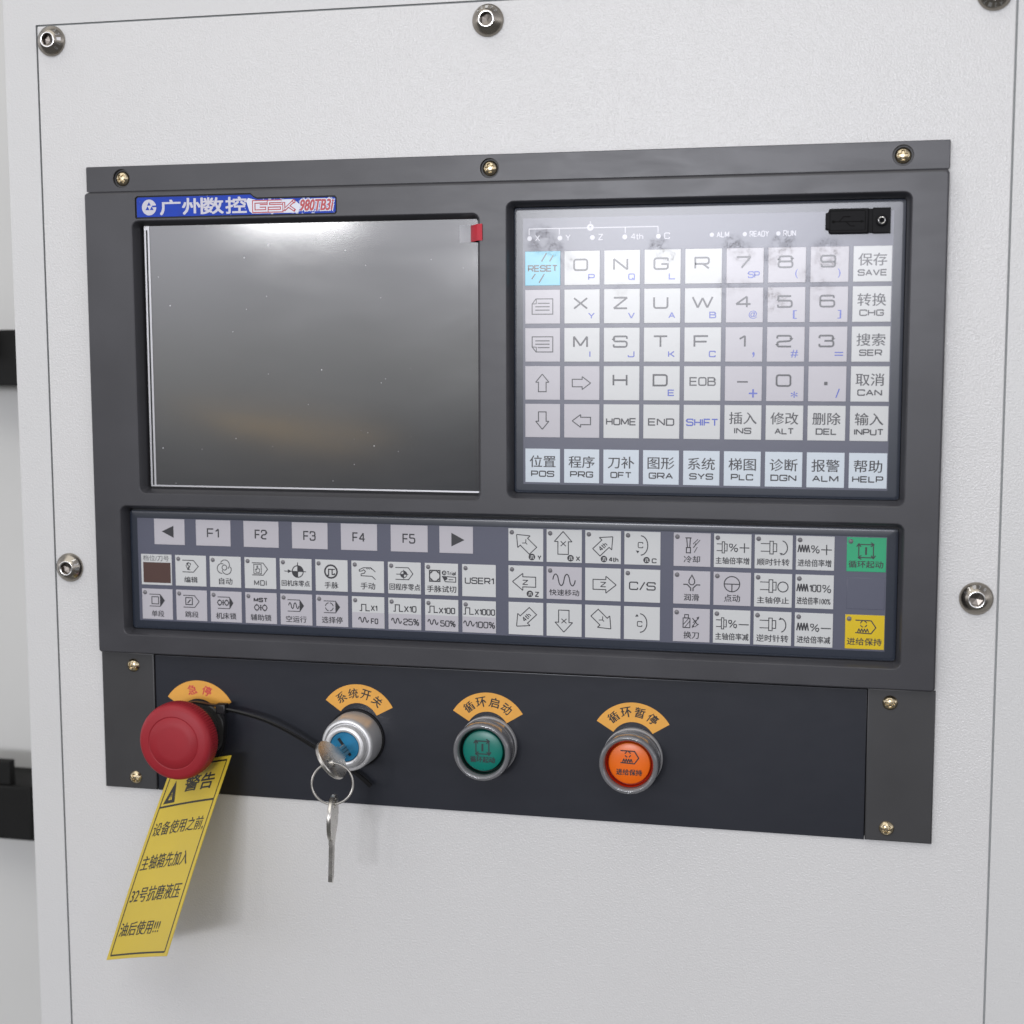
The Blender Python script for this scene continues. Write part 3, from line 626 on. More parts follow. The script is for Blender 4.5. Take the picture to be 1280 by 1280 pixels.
AR = [(0, -.26), (.19, -.02), (.11, -.02), (.11, .26), (-.11, .26), (-.11, -.02), (-.19, -.02)]
for c, r, a, nm in ((0, 3, 0, 'up'), (0, 4, 180, 'down'), (1, 3, 90, 'right'), (1, 4, 270, 'left')):
    k = mk(c, r); t = radians(a); k.L([(.49+x*cos(t)-y*sin(t), .5+x*sin(t)+y*cos(t)) for x, y in AR], .5, close=True)
    k.done(kp, 'key', 'k_lilac', f'lilac key with outlined {nm} arrow')
for c, r, t, bx, mi in ((4, 3, 'EOB', (.15, .315, .87, .57), INK), (2, 4, 'HOME', (.07, .40, .92, .62), INK), (3, 4, 'END', (.13, .40, .86, .62), INK), (4, 4, 'SHIFT', (.07, .40, .95, .62), BLU)):
    k = mk(c, r); k.F(t, *bx, .62, mi); k.done(kp, 'key', 'k_white', f'white key marked {t}' + (' in blue' if mi == BLU else ''))
for c, r, cn, en, w in ((8, 0, '保存', 'SAVE', .76), (8, 1, '转换', 'CHG', .64), (8, 2, '搜索', 'SER', .60), (8, 3, '取消', 'CAN', .65), (5, 4, '插入', 'INS', .47), (6, 4, '修改', 'ALT', .52), (7, 4, '删除', 'DEL', .56), (8, 4, '输入', 'INPUT', .77),
                     (0, 5, '位置', 'POS', .67), (1, 5, '程序', 'PRG', .66), (2, 5, '刀补', 'OFT', .60), (3, 5, '图形', 'GRA', .68), (4, 5, '系统', 'SYS', .66), (5, 5, '梯图', 'PLC', .61), (6, 5, '诊断', 'DGN', .70), (7, 5, '报警', 'ALM', .70), (8, 5, '帮助', 'HELP', .82)):
    k = mk(c, r); k.T(cn, .13, .20, .87, .55); k.F(en, .5-w/2, .65, .5+w/2, .835, .58)
    k.done(kp, 'key', 'k_blue' if r == 5 else 'k_white', f"{'pale blue' if r == 5 else 'white'} key marked {en} under two Chinese characters")

# ---- lower strip
LY = [(-36.2, -22.9), (-57.4, -41.45), (-75.4, -59.5)]
XY = [(-39.1, -23.1), (-57.2, -41.3), (-75.4, -59.35)]
for x, w, t in ((-179.5, 16.9, '<'), (-156.3, 19.0, 'F1'), (-130.15, 19.0, 'F2'), (-104.0, 19.0, 'F3'), (-77.95, 19.0, 'F4'), (-51.85, 19.1, 'F5'), (-26.75, 17.1, '>')):
    k = Key(x, x+w, *LY[0])
    if t == '<': k.Fp([(.25, .49), (.64, .26), (.64, .73)])
    elif t == '>': k.Fp([(.36, .24), (.75, .50), (.36, .75)])
    else: k.F(t, .32, .32, .67, .69, .68, gap=.36)
    k.done(lo, 'function_key', 'k_lilac', 'lilac key with black triangle pointing ' + ('left' if t == '<' else 'right') if t in '<>' else f'lilac key marked {t}')
def lk(c, r, src): x = -187.33+19.12*c; k = Key(x, x+17.05, *LY[r]); k.src = src; return k
def wave(k, x0, x1, y, a, n=2, w=.5):
    q = []
    for i in range(n*20+1):
        u = i/(n*20); v = sin(u*2*pi*n); q.append((x0+(x1-x0)*u, y-a*(abs(v)**.6)*(1 if v > 0 else -1)))
    k.L(q, w)
def zig(k, x0, x1, y0, y1, n=4, w=.62):
    q = [(x0, y1)]
    for i in range(n): d = (x1-x0)/n; q += [(x0+d*(i+.5), y0), (x0+d*(i+1), y1)]
    k.L(q, w)
def lockmark(k, cx, cy, d, r):
    for s_ in (-1, 1):
        x = cx+s_*d
        k.L([(x-r, cy), (x-r*.5, cy-r), (x+r*.5, cy-r), (x+r, cy), (x+r*.5, cy+r), (x-r*.5, cy+r)], .5, close=True)
        k.L([(x, cy-r), (x, cy-r*1.55)], .5); k.L([(x, cy+r), (x, cy+r*1.55)], .5)
    for s_ in (-1, 1): k.L([(cx-4*s_, cy-r*1.2), (cx+4*s_, cy+r*1.2)], .35)
    k.L([(cx-r*.6, cy), (cx+r*.6, cy)], .4)
def target(k, cx, cy, r, w=.4):
    k.C(cx, cy, r, w=w)
    for a0 in (0, 180):
        k.Fp([(cx, cy)]+[(cx+r*cos(radians(-(a0+90*i/8))), cy+r*sin(radians(-(a0+90*i/8)))) for i in range(9)])
def wheel(k, cx, cy, r, ink=INK):
    k.disc(cx, cy, r, ink); k.L([(cx-r*.5, cy+r*.4), (cx-r*.2, cy+r*.4), (cx-r*.2, cy-r*.4), (cx+r*.35, cy-r*.4), (cx+r*.35, cy+r*.4), (cx+r*.65, cy+r*.4)], .3, 0)
# tool and gear display
k = lk(0, 1, (135, 318, 335, 520)); k.T('档位/刀号', 148, 325, 318, 362, INK, 0); k.Fp([(148, 371), (328, 371), (328, 506), (148, 506)], X5)
k.done(lo, 'tool_display', 'k_white', 'small brown display window in a white frame')
def prog(k, x0, y0, x1, y1, tip, filled=False, xt=None):
    ym = (y0+y1)/2; xs = x1-(tip if tip else 0)
    if filled: k.L([(x0, y0), (xs, y0)], .4); k.L([(x0, y1), (xs, y1)], .4); k.L([(xs, y0), (xs, y1)], .4); k.Fp([(xs, y0-3), (x1, ym), (xs, y1+3)])
    else: k.L([(x0, y0), (xs, y0), (x1, ym), (xs, y1), (x0, y1)], .42)
# row of modes (source boxes are the key rectangles of the sketch grid)
k = lk(1, 1, (30, 28, 312, 312)); prog(k, 95, 74, 242, 182, 45); k.L([(128, 125), (150, 95), (172, 105), (150, 162), (128, 125)], .38); k.L([(132, 105), (150, 95), (145, 118), (158, 132), (140, 158), (168, 162)], .38); k.T('编辑', 110, 225, 232, 280); k.lamp()
k.done(lo, 'function_key', 'k_white', 'white edit mode key with an arrow block icon')
k = lk(2, 1, (336, 36, 622, 320)); k.C(472, 138, 22, w=.42)
for a in (80, 200, 320):
    cx, cy = 472+26*cos(radians(a)), 138-26*sin(radians(a)); k.C(cx, cy, 42, a-130, a+75, .42)
k.T('自动', 420, 233, 542, 293); k.lamp(); k.done(lo, 'function_key', 'k_white', 'white automatic mode key with a swirl icon')
k = lk(3, 1, (650, 46, 936, 330)); prog(k, 718, 95, 860, 206, 40); k.R(735, 108, 802, 194, .38); k.L([(755, 180), (750, 150), (762, 160), (762, 122), (770, 122), (772, 148), (788, 150), (785, 182)], .35, close=True); k.F('MDI', 735, 252, 850, 302, .44, gap=.5); k.lamp()
k.done(lo, 'function_key', 'k_white', 'white MDI mode key with a hand in block icon')
k = lk(4, 1, (962, 56, 1250, 344)); target(k, 1125, 173, 50, .5); k.L([(1125, 90), (1125, 226)], .42); k.L([(1003, 172), (1200, 173)], .42); k.Fp([(1035, 155), (1035, 190), (1072, 172)]); k.T('回机床零点', 978, 255, 1232, 310); k.lamp()
k.done(lo, 'function_key', 'k_white', 'white machine zero key with a crosshair target')
k = lk(5, 1, (32, 26, 306, 298)); k.C(165, 127, 52, w=.85); k.L([(130, 160), (145, 160), (145, 108), (175, 108), (175, 152), (195, 152), (195, 140)], .6); k.L([(140, 108), (200, 108)], .5); k.T('手脉', 110, 217, 226, 273); k.lamp()
k.done(lo, 'function_key', 'k_white', 'white handwheel mode key with a ringed pulse icon')
k = lk(6, 1, (336, 36, 612, 312)); k.L([(402, 128), (405, 112), (438, 96), (500, 94), (520, 110), (540, 130)], .42); k.L([(402, 128), (432, 122), (440, 112), (455, 125), (448, 142), (418, 150), (418, 166), (510, 168), (540, 196)], .42)
for x in (462, 480, 498): k.L([(x, 96), (x+12, 108)], .35)
k.T('手动', 414, 224, 536, 284); k.lamp(); k.done(lo, 'function_key', 'k_white', 'white manual mode key with an open hand')
k = lk(7, 1, (642, 46, 920, 324)); prog(k, 706, 94, 854, 198, 38); target(k, 776, 152, 27, .4); k.L([(776, 112), (776, 192)], .35); k.L([(712, 152), (815, 152)], .4); k.T('回程序零点', 655, 234, 914, 292); k.lamp()
k.done(lo, 'function_key', 'k_white', 'white program zero key with target inside arrow block')
k = lk(8, 1, (950, 58, 1236, 330)); k.R(990, 118, 1082, 214, .42); k.C(1036, 166, 44, w=.42)
for x, y in ((1004, 132), (1068, 132), (1004, 200), (1068, 200)): k.C(x, y, 9, w=.3)
wheel(k, 1117, 138, 20); k.F('Trial', 1140, 122, 1217, 158, .38, gap=.45); k.L([(1102, 168), (1216, 172), (1216, 214), (1126, 212)], .42, close=True); k.Fp([(1102, 168), (1140, 170), (1146, 190), (1122, 205)]); k.L([(1158, 194), (1196, 194)], .4); k.head((1152, 194), 180, 8)
k.T('手脉试切', 968, 248, 1220, 305); k.lamp(); k.done(lo, 'function_key', 'k_white', 'white trial cut key with a chuck and tool')
k = lk(9, 1, (961, 385, 1178, 597)); k.F('USER1', 978, 470, 1167, 514, .55, gap=.30); k.lamp(); k.done(lo, 'function_key', 'k_white', 'white key marked USER1')
k = lk(0, 2, (142, 540, 342, 740)); prog(k, 190, 576, 292, 654, 30, True); k.R(206, 592, 250, 639, .45); k.T('单段', 203, 682, 285, 723); k.lamp(); k.done(lo, 'function_key', 'k_lilac', 'lilac single block key, square in arrow block')
k = lk(1, 2, (40, 335, 320, 618)); prog(k, 105, 385, 250, 494, 42); k.R(128, 406, 188, 470, .5); k.L([(145, 456), (172, 424)], .6); k.T('跳段', 120, 532, 242, 588); k.lamp(); k.done(lo, 'function_key', 'k_lilac', 'lilac block skip key, slashed square in arrow')
k = lk(2, 2, (346, 345, 630, 630)); prog(k, 412, 398, 556, 504, 34, True); lockmark(k, 462, 450, 32, 20); k.T('机床锁', 394, 543, 580, 602); k.lamp(); k.done(lo, 'function_key', 'k_lilac', 'lilac machine lock key with a solid arrow tip')
k = lk(3, 2, (656, 356, 940, 642)); k.F('MST', 732, 402, 860, 444, .6, gap=.45); lockmark(k, 796, 494, 36, 22); k.T('辅助锁', 703, 556, 890, 615); k.lamp(); k.done(lo, 'function_key', 'k_lilac', 'lilac auxiliary lock key marked MST')
k = lk(4, 2, (968, 366, 1254, 652)); prog(k, 1033, 420, 1182, 525, 38, True); wave(k, 1043, 1135, 473, 26); k.T('空运行', 1017, 568, 1202, 627); k.lamp(); k.done(lo, 'function_key', 'k_lilac', 'lilac dry run key with wave in arrow')
k = lk(5, 2, (34, 322, 312, 602)); prog(k, 102, 373, 244, 478, 38, True)
for a in (10, 100, 190, 280): k.C(150, 425, 34, a, a+70, .45)
k.T('选择停', 84, 513, 264, 572); k.lamp(); k.done(lo, 'function_key', 'k_lilac', 'lilac optional stop key with dashed circle')
for c, src, xp, t1, b1, wv, t2, b2 in ((6, (254, 590, 468, 800), (305, 372, 642, 684), 'X1', (378, 645, 422, 685), (298, 362, 745), 'F0', (378, 733, 427, 772)),
        (7, (487, 603, 702, 808), (520, 585, 648, 690), 'X10', (590, 652, 672, 695), (508, 572, 752), '25%', (585, 735, 688, 779)),
        (8, (724, 610, 940, 820), (743, 808, 656, 697), 'X100', (813, 662, 920, 704), (742, 808, 761), '50%', (822, 747, 922, 789)),
        (9, (961, 620, 1178, 830), (968, 1035, 668, 710), 'X1000', (1040, 672, 1173, 714), (970, 1038, 771), '100%', (1042, 755, 1172, 799))):
    k = lk(c, 2, src); x0, x1, y0, y1 = k.q; k.fill([[(x0+.13, y0+.13), (x1-.13, y0+.13), (x1-.13, y0+7.9), (x0+.13, y0+7.9)]], k.zt-.02, SEC)
    a, b_, p, q = xp; d = b_-a; k.L([(a, q), (a+d*.2, q), (a+d*.2, p), (a+d*.62, p), (a+d*.62, q), (a+d, q)], .5)
    k.F(t1, *b1, .52, gap=.34); wave(k, *wv, 16, 2, .55); k.F(t2, *b2, .52, gap=.34); k.lamp()
    k.done(lo, 'function_key', 'k_white', f'white and lilac step key marked {t1} and {t2}')

# axis keys
def ak(c, r, src): x = 8.2+19.02*c; k = Key(x, x+17.35, *XY[r]); k.src = src; return k
def turn(pts, cx, cy, a):
    t = radians(a); return [(cx+x*cos(t)-y*sin(t), cy+x*sin(t)+y*cos(t)) for x, y in pts]
BA = [(0, -74), (56, -8), (33, -8), (33, 74), (-33, 74), (-33, -8), (-56, -8)]
def small4(k, cx, cy, rot):
    p = k.P((cx, cy)); h = k.sc(17); w = k.sc(30); k.sfont('4th', p[0]-w, p[0]+w, p[1]-h, p[1]+h, k.zt, .42, INK, .35, radians(rot))
def smallL(k, ch, cx, cy, rot):
    p = k.P((cx, cy)); h = k.sc(17); w = k.sc(20); k.sfont(ch, p[0]-w, p[0]+w, p[1]-h, p[1]+h, k.zt, .4, INK, rot=radians(rot))
k = ak(0, 0, (80, 103, 302, 318)); k.L(turn(BA, 185, 195, -45), .45, close=True); smallL(k, 'Y', 190, 196, 45); wheel(k, 230, 288, 21); k.F('Y', 265, 275, 291, 307, .5); k.lamp(); k.done(lo, 'axis_key', 'k_white', 'white Y axis key, arrow pointing up left')
k = ak(1, 0, (325, 112, 548, 325)); k.L(turn(BA, 430, 198, 0), .45, close=True); k.F('X', 412, 185, 450, 222, .42); wheel(k, 477, 296, 21); k.F('X', 510, 281, 538, 314, .5); k.lamp(); k.done(lo, 'axis_key', 'k_white', 'white X axis key, arrow pointing up')
k = ak(2, 0, (572, 115, 800, 332)); k.L(turn(BA, 696, 206, 45), .45, close=True); small4(k, 684, 220, 45); wheel(k, 692, 301, 21); k.F('4th', 722, 286, 785, 319, .5, gap=.35); k.lamp(); k.done(lo, 'axis_key', 'k_white', 'white fourth axis key, arrow pointing up right')
k = ak(3, 0, (822, 125, 1053, 342)); k.F('C', 908, 193, 943, 233, .42); k.C(926, 215, 46, -88, 88, .5, 62); k.head((896, 248), 215, 13); wheel(k, 965, 310, 21); k.F('C', 998, 297, 1029, 329, .5); k.lamp(); k.done(lo, 'axis_key', 'k_white', 'white C axis key, turning arrow with handwheel')
k = ak(0, 1, (80, 340, 302, 552)); k.L(turn(BA, 180, 446, -90), .45, close=True); k.F('Z', 168, 432, 207, 466, .42); wheel(k, 217, 523, 21); k.F('Z', 248, 508, 277, 542, .5); k.lamp(); k.done(lo, 'axis_key', 'k_white', 'white Z axis key, arrow pointing left')
k = ak(1, 1, (325, 347, 548, 565)); wave(k, 365, 507, 434, 38, 2, .55); k.T('快速移动', 343, 498, 532, 540); k.lamp(); k.done(lo, 'axis_key', 'k_lilac', 'lilac rapid move key with a wave')
k = ak(2, 1, (572, 357, 800, 573)); k.L(turn(BA, 697, 465, 90), .45, close=True); k.F('Z', 668, 447, 708, 482, .42); k.done(lo, 'axis_key', 'k_white', 'white Z axis key, arrow pointing right')
k = ak(3, 1, (822, 365, 1053, 583)); k.F('C/S', 853, 447, 1025, 503, .6); k.lamp(); k.done(lo, 'axis_key', 'k_white', 'white key marked C/S')
k = ak(0, 2, (80, 573, 302, 790)); k.L(turn(BA, 184, 682, 225), .45, close=True); small4(k, 194, 672, 45); k.done(lo, 'axis_key', 'k_white', 'white fourth axis key, arrow pointing down left')
k = ak(1, 2, (325, 580, 548, 800)); k.L(turn(BA, 435, 697, 180), .45, close=True); k.F('X', 417, 678, 455, 714, .42); k.done(lo, 'axis_key', 'k_white', 'white X axis key, arrow pointing down')
k = ak(2, 2, (572, 593, 800, 812)); k.L(turn(BA, 686, 696, 135), .45, close=True); smallL(k, 'Y', 684, 690, 45); k.done(lo, 'axis_key', 'k_white', 'white Y axis key, arrow pointing down right')
k = ak(3, 2, (822, 603, 1053, 823)); k.F('C', 906, 699, 941, 737, .42); k.C(924, 712, 46, -88, 88, .5, 60); k.head((894, 672), 145, 13); k.done(lo, 'axis_key', 'k_white', 'white C axis key, turning arrow alone')

# spindle and feed keys
def sk(c, r, src): x = 88.9+19.07*c; k = Key(x, x+17.5, *XY[r]); k.src = src; return k
def spindle(k, x0, xm, x1, x2, y, h):
    k.L([(x0, y-h*.6), (xm, y-h*.6)], .42); k.L([(x0, y+h*.6), (xm, y+h*.6)], .42); k.R(xm, y-h, x1, y+h, .42); k.R(x1, y-h*.62, x2, y+h*.62, .42)
k = sk(0, 0, (50, 105, 240, 285)); k.L([(110, 132), (142, 132)], .5); k.L([(117, 133), (121, 182)], .5); k.L([(136, 133), (133, 182)], .5); k.R(116, 184, 137, 212, .5)
for q in ([(175, 138), (150, 165)], [(186, 142), (150, 185)], [(165, 160), (155, 182)], [(172, 180), (156, 210)]): k.L(q, .35)
k.T('冷却', 103, 228, 186, 265); k.lamp(); k.done(lo, 'spindle_key', 'k_lilac', 'lilac coolant key with a spray nozzle')
k = sk(1, 0, (258, 110, 448, 291)); spindle(k, 272, 300, 312, 325, 183, 30); k.F('%', 335, 162, 380, 206, .45); k.L([(388, 183), (438, 183)], .5); k.L([(413, 158), (413, 210)], .5); k.T('主轴倍率增', 267, 235, 438, 272); k.lamp(); k.done(lo, 'spindle_key', 'k_white', 'white spindle override key with percent and plus')
k = sk(2, 0, (470, 117, 660, 298)); spindle(k, 500, 546, 563, 580, 184, 34); k.C(604, 184, 30, -80, 80, .5, 36); k.head((594, 210), 215, 10); k.T('顺时针转', 482, 243, 645, 280); k.lamp(); k.done(lo, 'spindle_key', 'k_white', 'white clockwise spindle key, arrow turning down')
k = sk(3, 0, (683, 122, 880, 305)); zig(k, 693, 753, 170, 210); k.F('%', 760, 172, 804, 214, .45); k.L([(812, 194), (867, 194)], .5); k.L([(840, 167), (840, 222)], .5); k.T('进给倍率增', 693, 247, 865, 286); k.lamp(); k.done(lo, 'spindle_key', 'k_white', 'white feed override key with percent and plus')
k = sk(0, 1, (48, 303, 238, 480)); k.L([(144, 325), (158, 352), (158, 366), (150, 376), (137, 376), (129, 366), (129, 352)], .5, close=True); k.L([(100, 375), (120, 375), (138, 394), (138, 410)], .55); k.L([(187, 376), (168, 376), (150, 394), (150, 410)], .55); k.T('润滑', 103, 425, 181, 462); k.lamp(); k.done(lo, 'spindle_key', 'k_lilac', 'lilac lubrication key with an oil drop')
k = sk(1, 1, (255, 308, 447, 488)); k.C(350, 372, 40, w=.5); k.L([(310, 372), (390, 372)], .5); k.L([(350, 372), (350, 412)], .5); k.T('点动', 310, 428, 392, 468); k.lamp(); k.done(lo, 'spindle_key', 'k_lilac', 'lilac jog key with a divided circle')
k = sk(2, 1, (465, 315, 658, 495)); spindle(k, 495, 541, 560, 577, 382, 34); k.C(612, 385, 26, w=.5); k.T('主轴停止', 480, 440, 643, 476); k.lamp(); k.done(lo, 'spindle_key', 'k_white', 'white spindle stop key with a plain circle')
k = sk(3, 1, (680, 325, 878, 503)); zig(k, 688, 746, 374, 414); k.F('100', 752, 376, 814, 416, .5, gap=.36); k.F('%', 820, 376, 865, 418, .42); k.T('进给倍率100%', 688, 443, 863, 482); k.lamp(); k.done(lo, 'spindle_key', 'k_white', 'white feed override key marked 100%')
k = sk(0, 2, (48, 495, 236, 672)); k.R(100, 546, 135, 597, .45); k.R(108, 528, 127, 545, .45); k.L([(102, 580), (128, 548)], .35); k.L([(108, 596), (134, 562)], .35); k.L([(148, 545), (176, 582)], .45); k.L([(148, 592), (176, 545)], .45); k.head((183, 535), -50, 10); k.head((144, 598), 130, 10); k.L([(150, 570), (165, 556)], .35); k.L([(160, 592), (180, 575)], .35); k.T('换刀', 103, 617, 181, 655); k.lamp(); k.done(lo, 'spindle_key', 'k_lilac', 'lilac tool change key with crossed arrows')
k = sk(1, 2, (253, 502, 443, 682)); spindle(k, 268, 296, 308, 321, 575, 30); k.F('%', 331, 555, 376, 598, .45); k.L([(384, 578), (436, 578)], .5); k.T('主轴倍率减', 265, 626, 435, 664); k.lamp(); k.done(lo, 'spindle_key', 'k_white', 'white spindle override key with percent and minus')
k = sk(2, 2, (462, 508, 656, 690)); spindle(k, 493, 540, 558, 576, 577, 34); k.C(600, 580, 28, -80, 80, .5, 36); k.head((590, 552), 145, 10); k.T('逆时针转', 477, 633, 641, 672); k.lamp(); k.done(lo, 'spindle_key', 'k_white', 'white counterclockwise spindle key, arrow turning up')
k = sk(3, 2, (675, 515, 872, 700)); zig(k, 686, 746, 570, 612); k.F('%', 755, 573, 802, 616, .45); k.L([(810, 596), (862, 596)], .5); k.T('进给倍率减', 687, 641, 860, 680); k.lamp(); k.done(lo, 'spindle_key', 'k_white', 'white feed override key with percent and minus')
def cycle(k, x0, y0, x1, y1, w, s_):
    k.L([(x0, y1-7*s_), (x0, y0-2)], w); k.L([(x0+7*s_, y0), (x1+2, y0)], w); k.L([(x1, y0+7*s_), (x1, y1+4)], w); k.L([(x1-7*s_, y1), (x0-2, y1)], w)
    for p, d in (((x0, y0-5*s_), -90), ((x1+4, y0), 0), ((x1, y1+6*s_), 90), ((x0-4, y1), 180)):
        a = radians(d); l = 21*s_
        k.L([(p[0]+l*cos(a+pi-.55), p[1]+l*sin(a+pi-.55)), p, (p[0]+l*cos(a+pi+.55), p[1]+l*sin(a+pi+.55))], w)
    k.L([((x0+x1)/2, y0+14*s_), ((x0+x1)/2, y1-14*s_)], w*1.7)
k = Key(169.2, 186.95, *XY[0]); k.src = (945, 128, 1145, 312); cycle(k, 1006, 166, 1080, 236, .5, 1); k.T('循环起动', 955, 253, 1131, 291); k.lamp(); k.done(lo, 'spindle_key', 'k_green', 'green cycle start key with circling arrows')
def hold(k, w=.5):
    k.L([(988, 557), (1068, 558), (1092, 595), (1068, 628), (988, 625)], w)
    for a in (20, 110, 200, 290): k.C(1030, 577, 16, a, a+60, w*.9)
    zig(k, 1000, 1056, 602, 622, 4, w*.9)
k = Key(169.2, 186.95, *XY[2]); k.src = (937, 528, 1135, 713); hold(k); k.T('进给保持', 947, 653, 1123, 692); k.lamp(); k.done(lo, 'spindle_key', 'k_yellow', 'yellow feed hold key with zigzag in arrow block')
b = MB(); b.box(169.6, 186.6, -56.6, -42.0, ZK+.012, ZK+.16, 0, .15); o = b.build('spindle_key', M['purple'], lo); o['label'] = 'blank purple key between green and yellow keys'

# usb port cover
ux0, ux1, uy0, uy1 = 156.3, 185.2, 115.1, 126.3
b = MB(); prof = [(ux0+.3, uy0+2), (ux0+1.6, uy0+1.6), (ux0+1.9, uy0+.2), (ux0+3, uy0), (175.6, uy0), (175.6, uy1), (ux0+3, uy1), (ux0+1.9, uy1-.2), (ux0+1.4, uy1-1.6), (ux0+.3, uy1-2)]
sh = lambda d: [(x+(d if x < 170 else -d), y+(d if y < 121 else -d)) for x, y in prof]
b.loft([r3(prof, ZK+.02), r3(prof, ZK+2.3), r3(sh(.25), ZK+2.6), r3(sh(.6), ZK+2.7)]); b.fill([sh(.6)], ZK+2.7)
b.box(177.4, ux1, uy0, uy1+.1, ZK+.02, ZK+2.9, 0, .3); b.box(175.4, 177.6, uy0+.3, uy1-.2, ZK+.02, ZK+1.9, 0, .3)
zu = ZK+2.72; rr_ = rrect(158.6, 174.2, 116.5, 125.2, .5, 2); b.stroke(rr_+[rr_[0]], .3, zu, 1)
b.stroke([(159.8, 120.4), (172.8, 120.4)], .4, zu, 1); b.stroke([(162.6, 120.4), (164.6, 122.6), (167.6, 122.6)], .4, zu, 1); b.stroke([(165.6, 120.4), (167.8, 118.4), (169.6, 118.4)], .4, zu, 1)
b.poly(circ(160.2, 120.4, .7, 12), zu, 1); b.poly([(172.2, 119.7), (173.8, 120.4), (172.2, 121.1)], zu, 1)
usb = b.build('port_cover', [M['black'], M['graph']], con); usb['label'] = 'black rubber port cover with a moulded trident symbol'
b = MB(); n = 36; c = (181.4, 120.6); zz = ZK+2.92
b.loft([[(c[0]+r*cos(2*pi*k/n), c[1]+r*sin(2*pi*k/n), zz+z) for k in range(n)] for r, z in ((2.6, 0), (2.5, .9), (2.1, 1.2), (1.55, 1.2))], 0)
b.loft([[(c[0]+r*cos(2*pi*k/n), c[1]+r*sin(2*pi*k/n), zz+z) for k in range(n)] for r, z in ((1.55, 1.2), (1.4, 1.25), (1.25, 1.15))], 1)
b.loft([[(c[0]+r*cos(2*pi*k/n), c[1]+r*sin(2*pi*k/n), zz+z) for k in range(n)] for r, z in ((1.25, 1.15), (1.1, .35), (.5, .3), (.1, .7))], 0)
b.build('cover_screw', [M['black'], M['rim']], usb)

# ---------------------------------------------------------------- lower button panel
ZP = -5.0
bp = thing('button_panel', 'dark navy strip panel below the console carrying four round controls', 'button panel', (0, -166, ZC))
b = MB(); b.box(-180.7, 179.9, -166.2, -94.2, ZC+.02, ZP, 0, .3); b.build('face_plate', M['plate'], bp)
for x0, x1 in ((-210.6, -181.0), (180.2, 210.6)):
    b = MB(); b.box(x0, x1, -165.9, -93.4, ZC+.02, -4, 0, .55); b.build('end_cap', M['endcap'], bp)
for x, y, r in ((-192.5, -99.9, .9), (-193.0, -159.8, .2), (190.3, -99.7, .08), (190.1, -159.6, .65)): screw(bp, x, y, -3.98, 3.45, r)

# orange arc stickers
def sticker(cx, cy, chars, rot, ink, label):
    t = tag(None or bpy.data.objects.new('tmp', None), '', '') if 0 else None
    b = MB(); n = 36; a0 = 58.5; R1, R0 = 20.8, 11.2; z = ZP+.12
    po = [(cx+R1*cos(radians(90+a0+rot-2*a0*k/n)), cy+R1*sin(radians(90+a0+rot-2*a0*k/n))) for k in range(n+1)]
    pi_ = [(cx+R0*cos(radians(90+a0+rot-2*a0*k/n)), cy+R0*sin(radians(90+a0+rot-2*a0*k/n))) for k in range(n+1)]
    loop = po+pi_[::-1]; b.fill([loop], z); b.loft([r3(loop, ZP+.01), r3(loop, z)])
    span = 24.5 if len(chars) == 4 else 30
    for i, ch in enumerate(chars):
        a = radians(90+rot+span*((len(chars)-1)/2-i)*.98 - (0 if len(chars) == 4 else 0)); r = 16.2; h = 5.0
        x, y = cx+r*cos(a), cy+r*sin(a); b.text(ch, x-h/2, x+h/2, y-h/2, y+h/2, z+.02, 1, .26, rot=a-pi/2)
    o = b.build('arc_sticker', [M['sticker'], ink], None, (cx, cy, ZP)); tag(o, label, 'sticker', 'orange arc stickers above the buttons')
sticker(-156.6, -127.3, '急停', -2, M['stick_red'], 'orange arc sticker with red characters above the red mushroom button')
sticker(-69.9, -125.0, '系统开关', -3.5, M['stick_ink'], 'orange arc sticker with black characters above the key switch')
sticker(-2.3, -125.8, '循环启动', 0, M['stick_ink'], 'orange arc sticker with black characters above the green button')
sticker(70.1, -127.0, '循环暂停', 0, M['stick_ink'], 'orange arc sticker with black characters above the orange button')

# emergency stop
ex, ey = -156.9, -132.0
es = thing('emergency_stop', 'red mushroom emergency stop button at the left end of the strip', 'button', (ex, ey, ZP))
b = MB(); b.lathe([(14.9, ZP+.01), (15, ZP+1.6), (14.4, ZP+2.2), (12.2, ZP+2.4), (12.0, 8), (11.0, 12.2), (9, 12.4)], ex, ey, 64); b.build('neck', M['neck'], es)
b = MB(); md = lambda k, n: .16*cos(2*pi*k*90/n) if True else 0
b.lathe([(9, 12.0), (14.5, 11.9), (18.2, 12.6), (19.3, 14.4), (19.6, 17), (19.6, 20), (19.4, 22.0), (18.9, 23.4), (18.0, 24.3), (16.6, 24.8), (13.6, 25.2), (13.35, 24.95), (13.1, 24.95), (12.85, 25.25), (8, 25.6), (4, 25.75), (.01, 25.8)], ex, ey, 720, 0, True, md)
b.build('mushroom_cap', M['red'], es, angle=50)

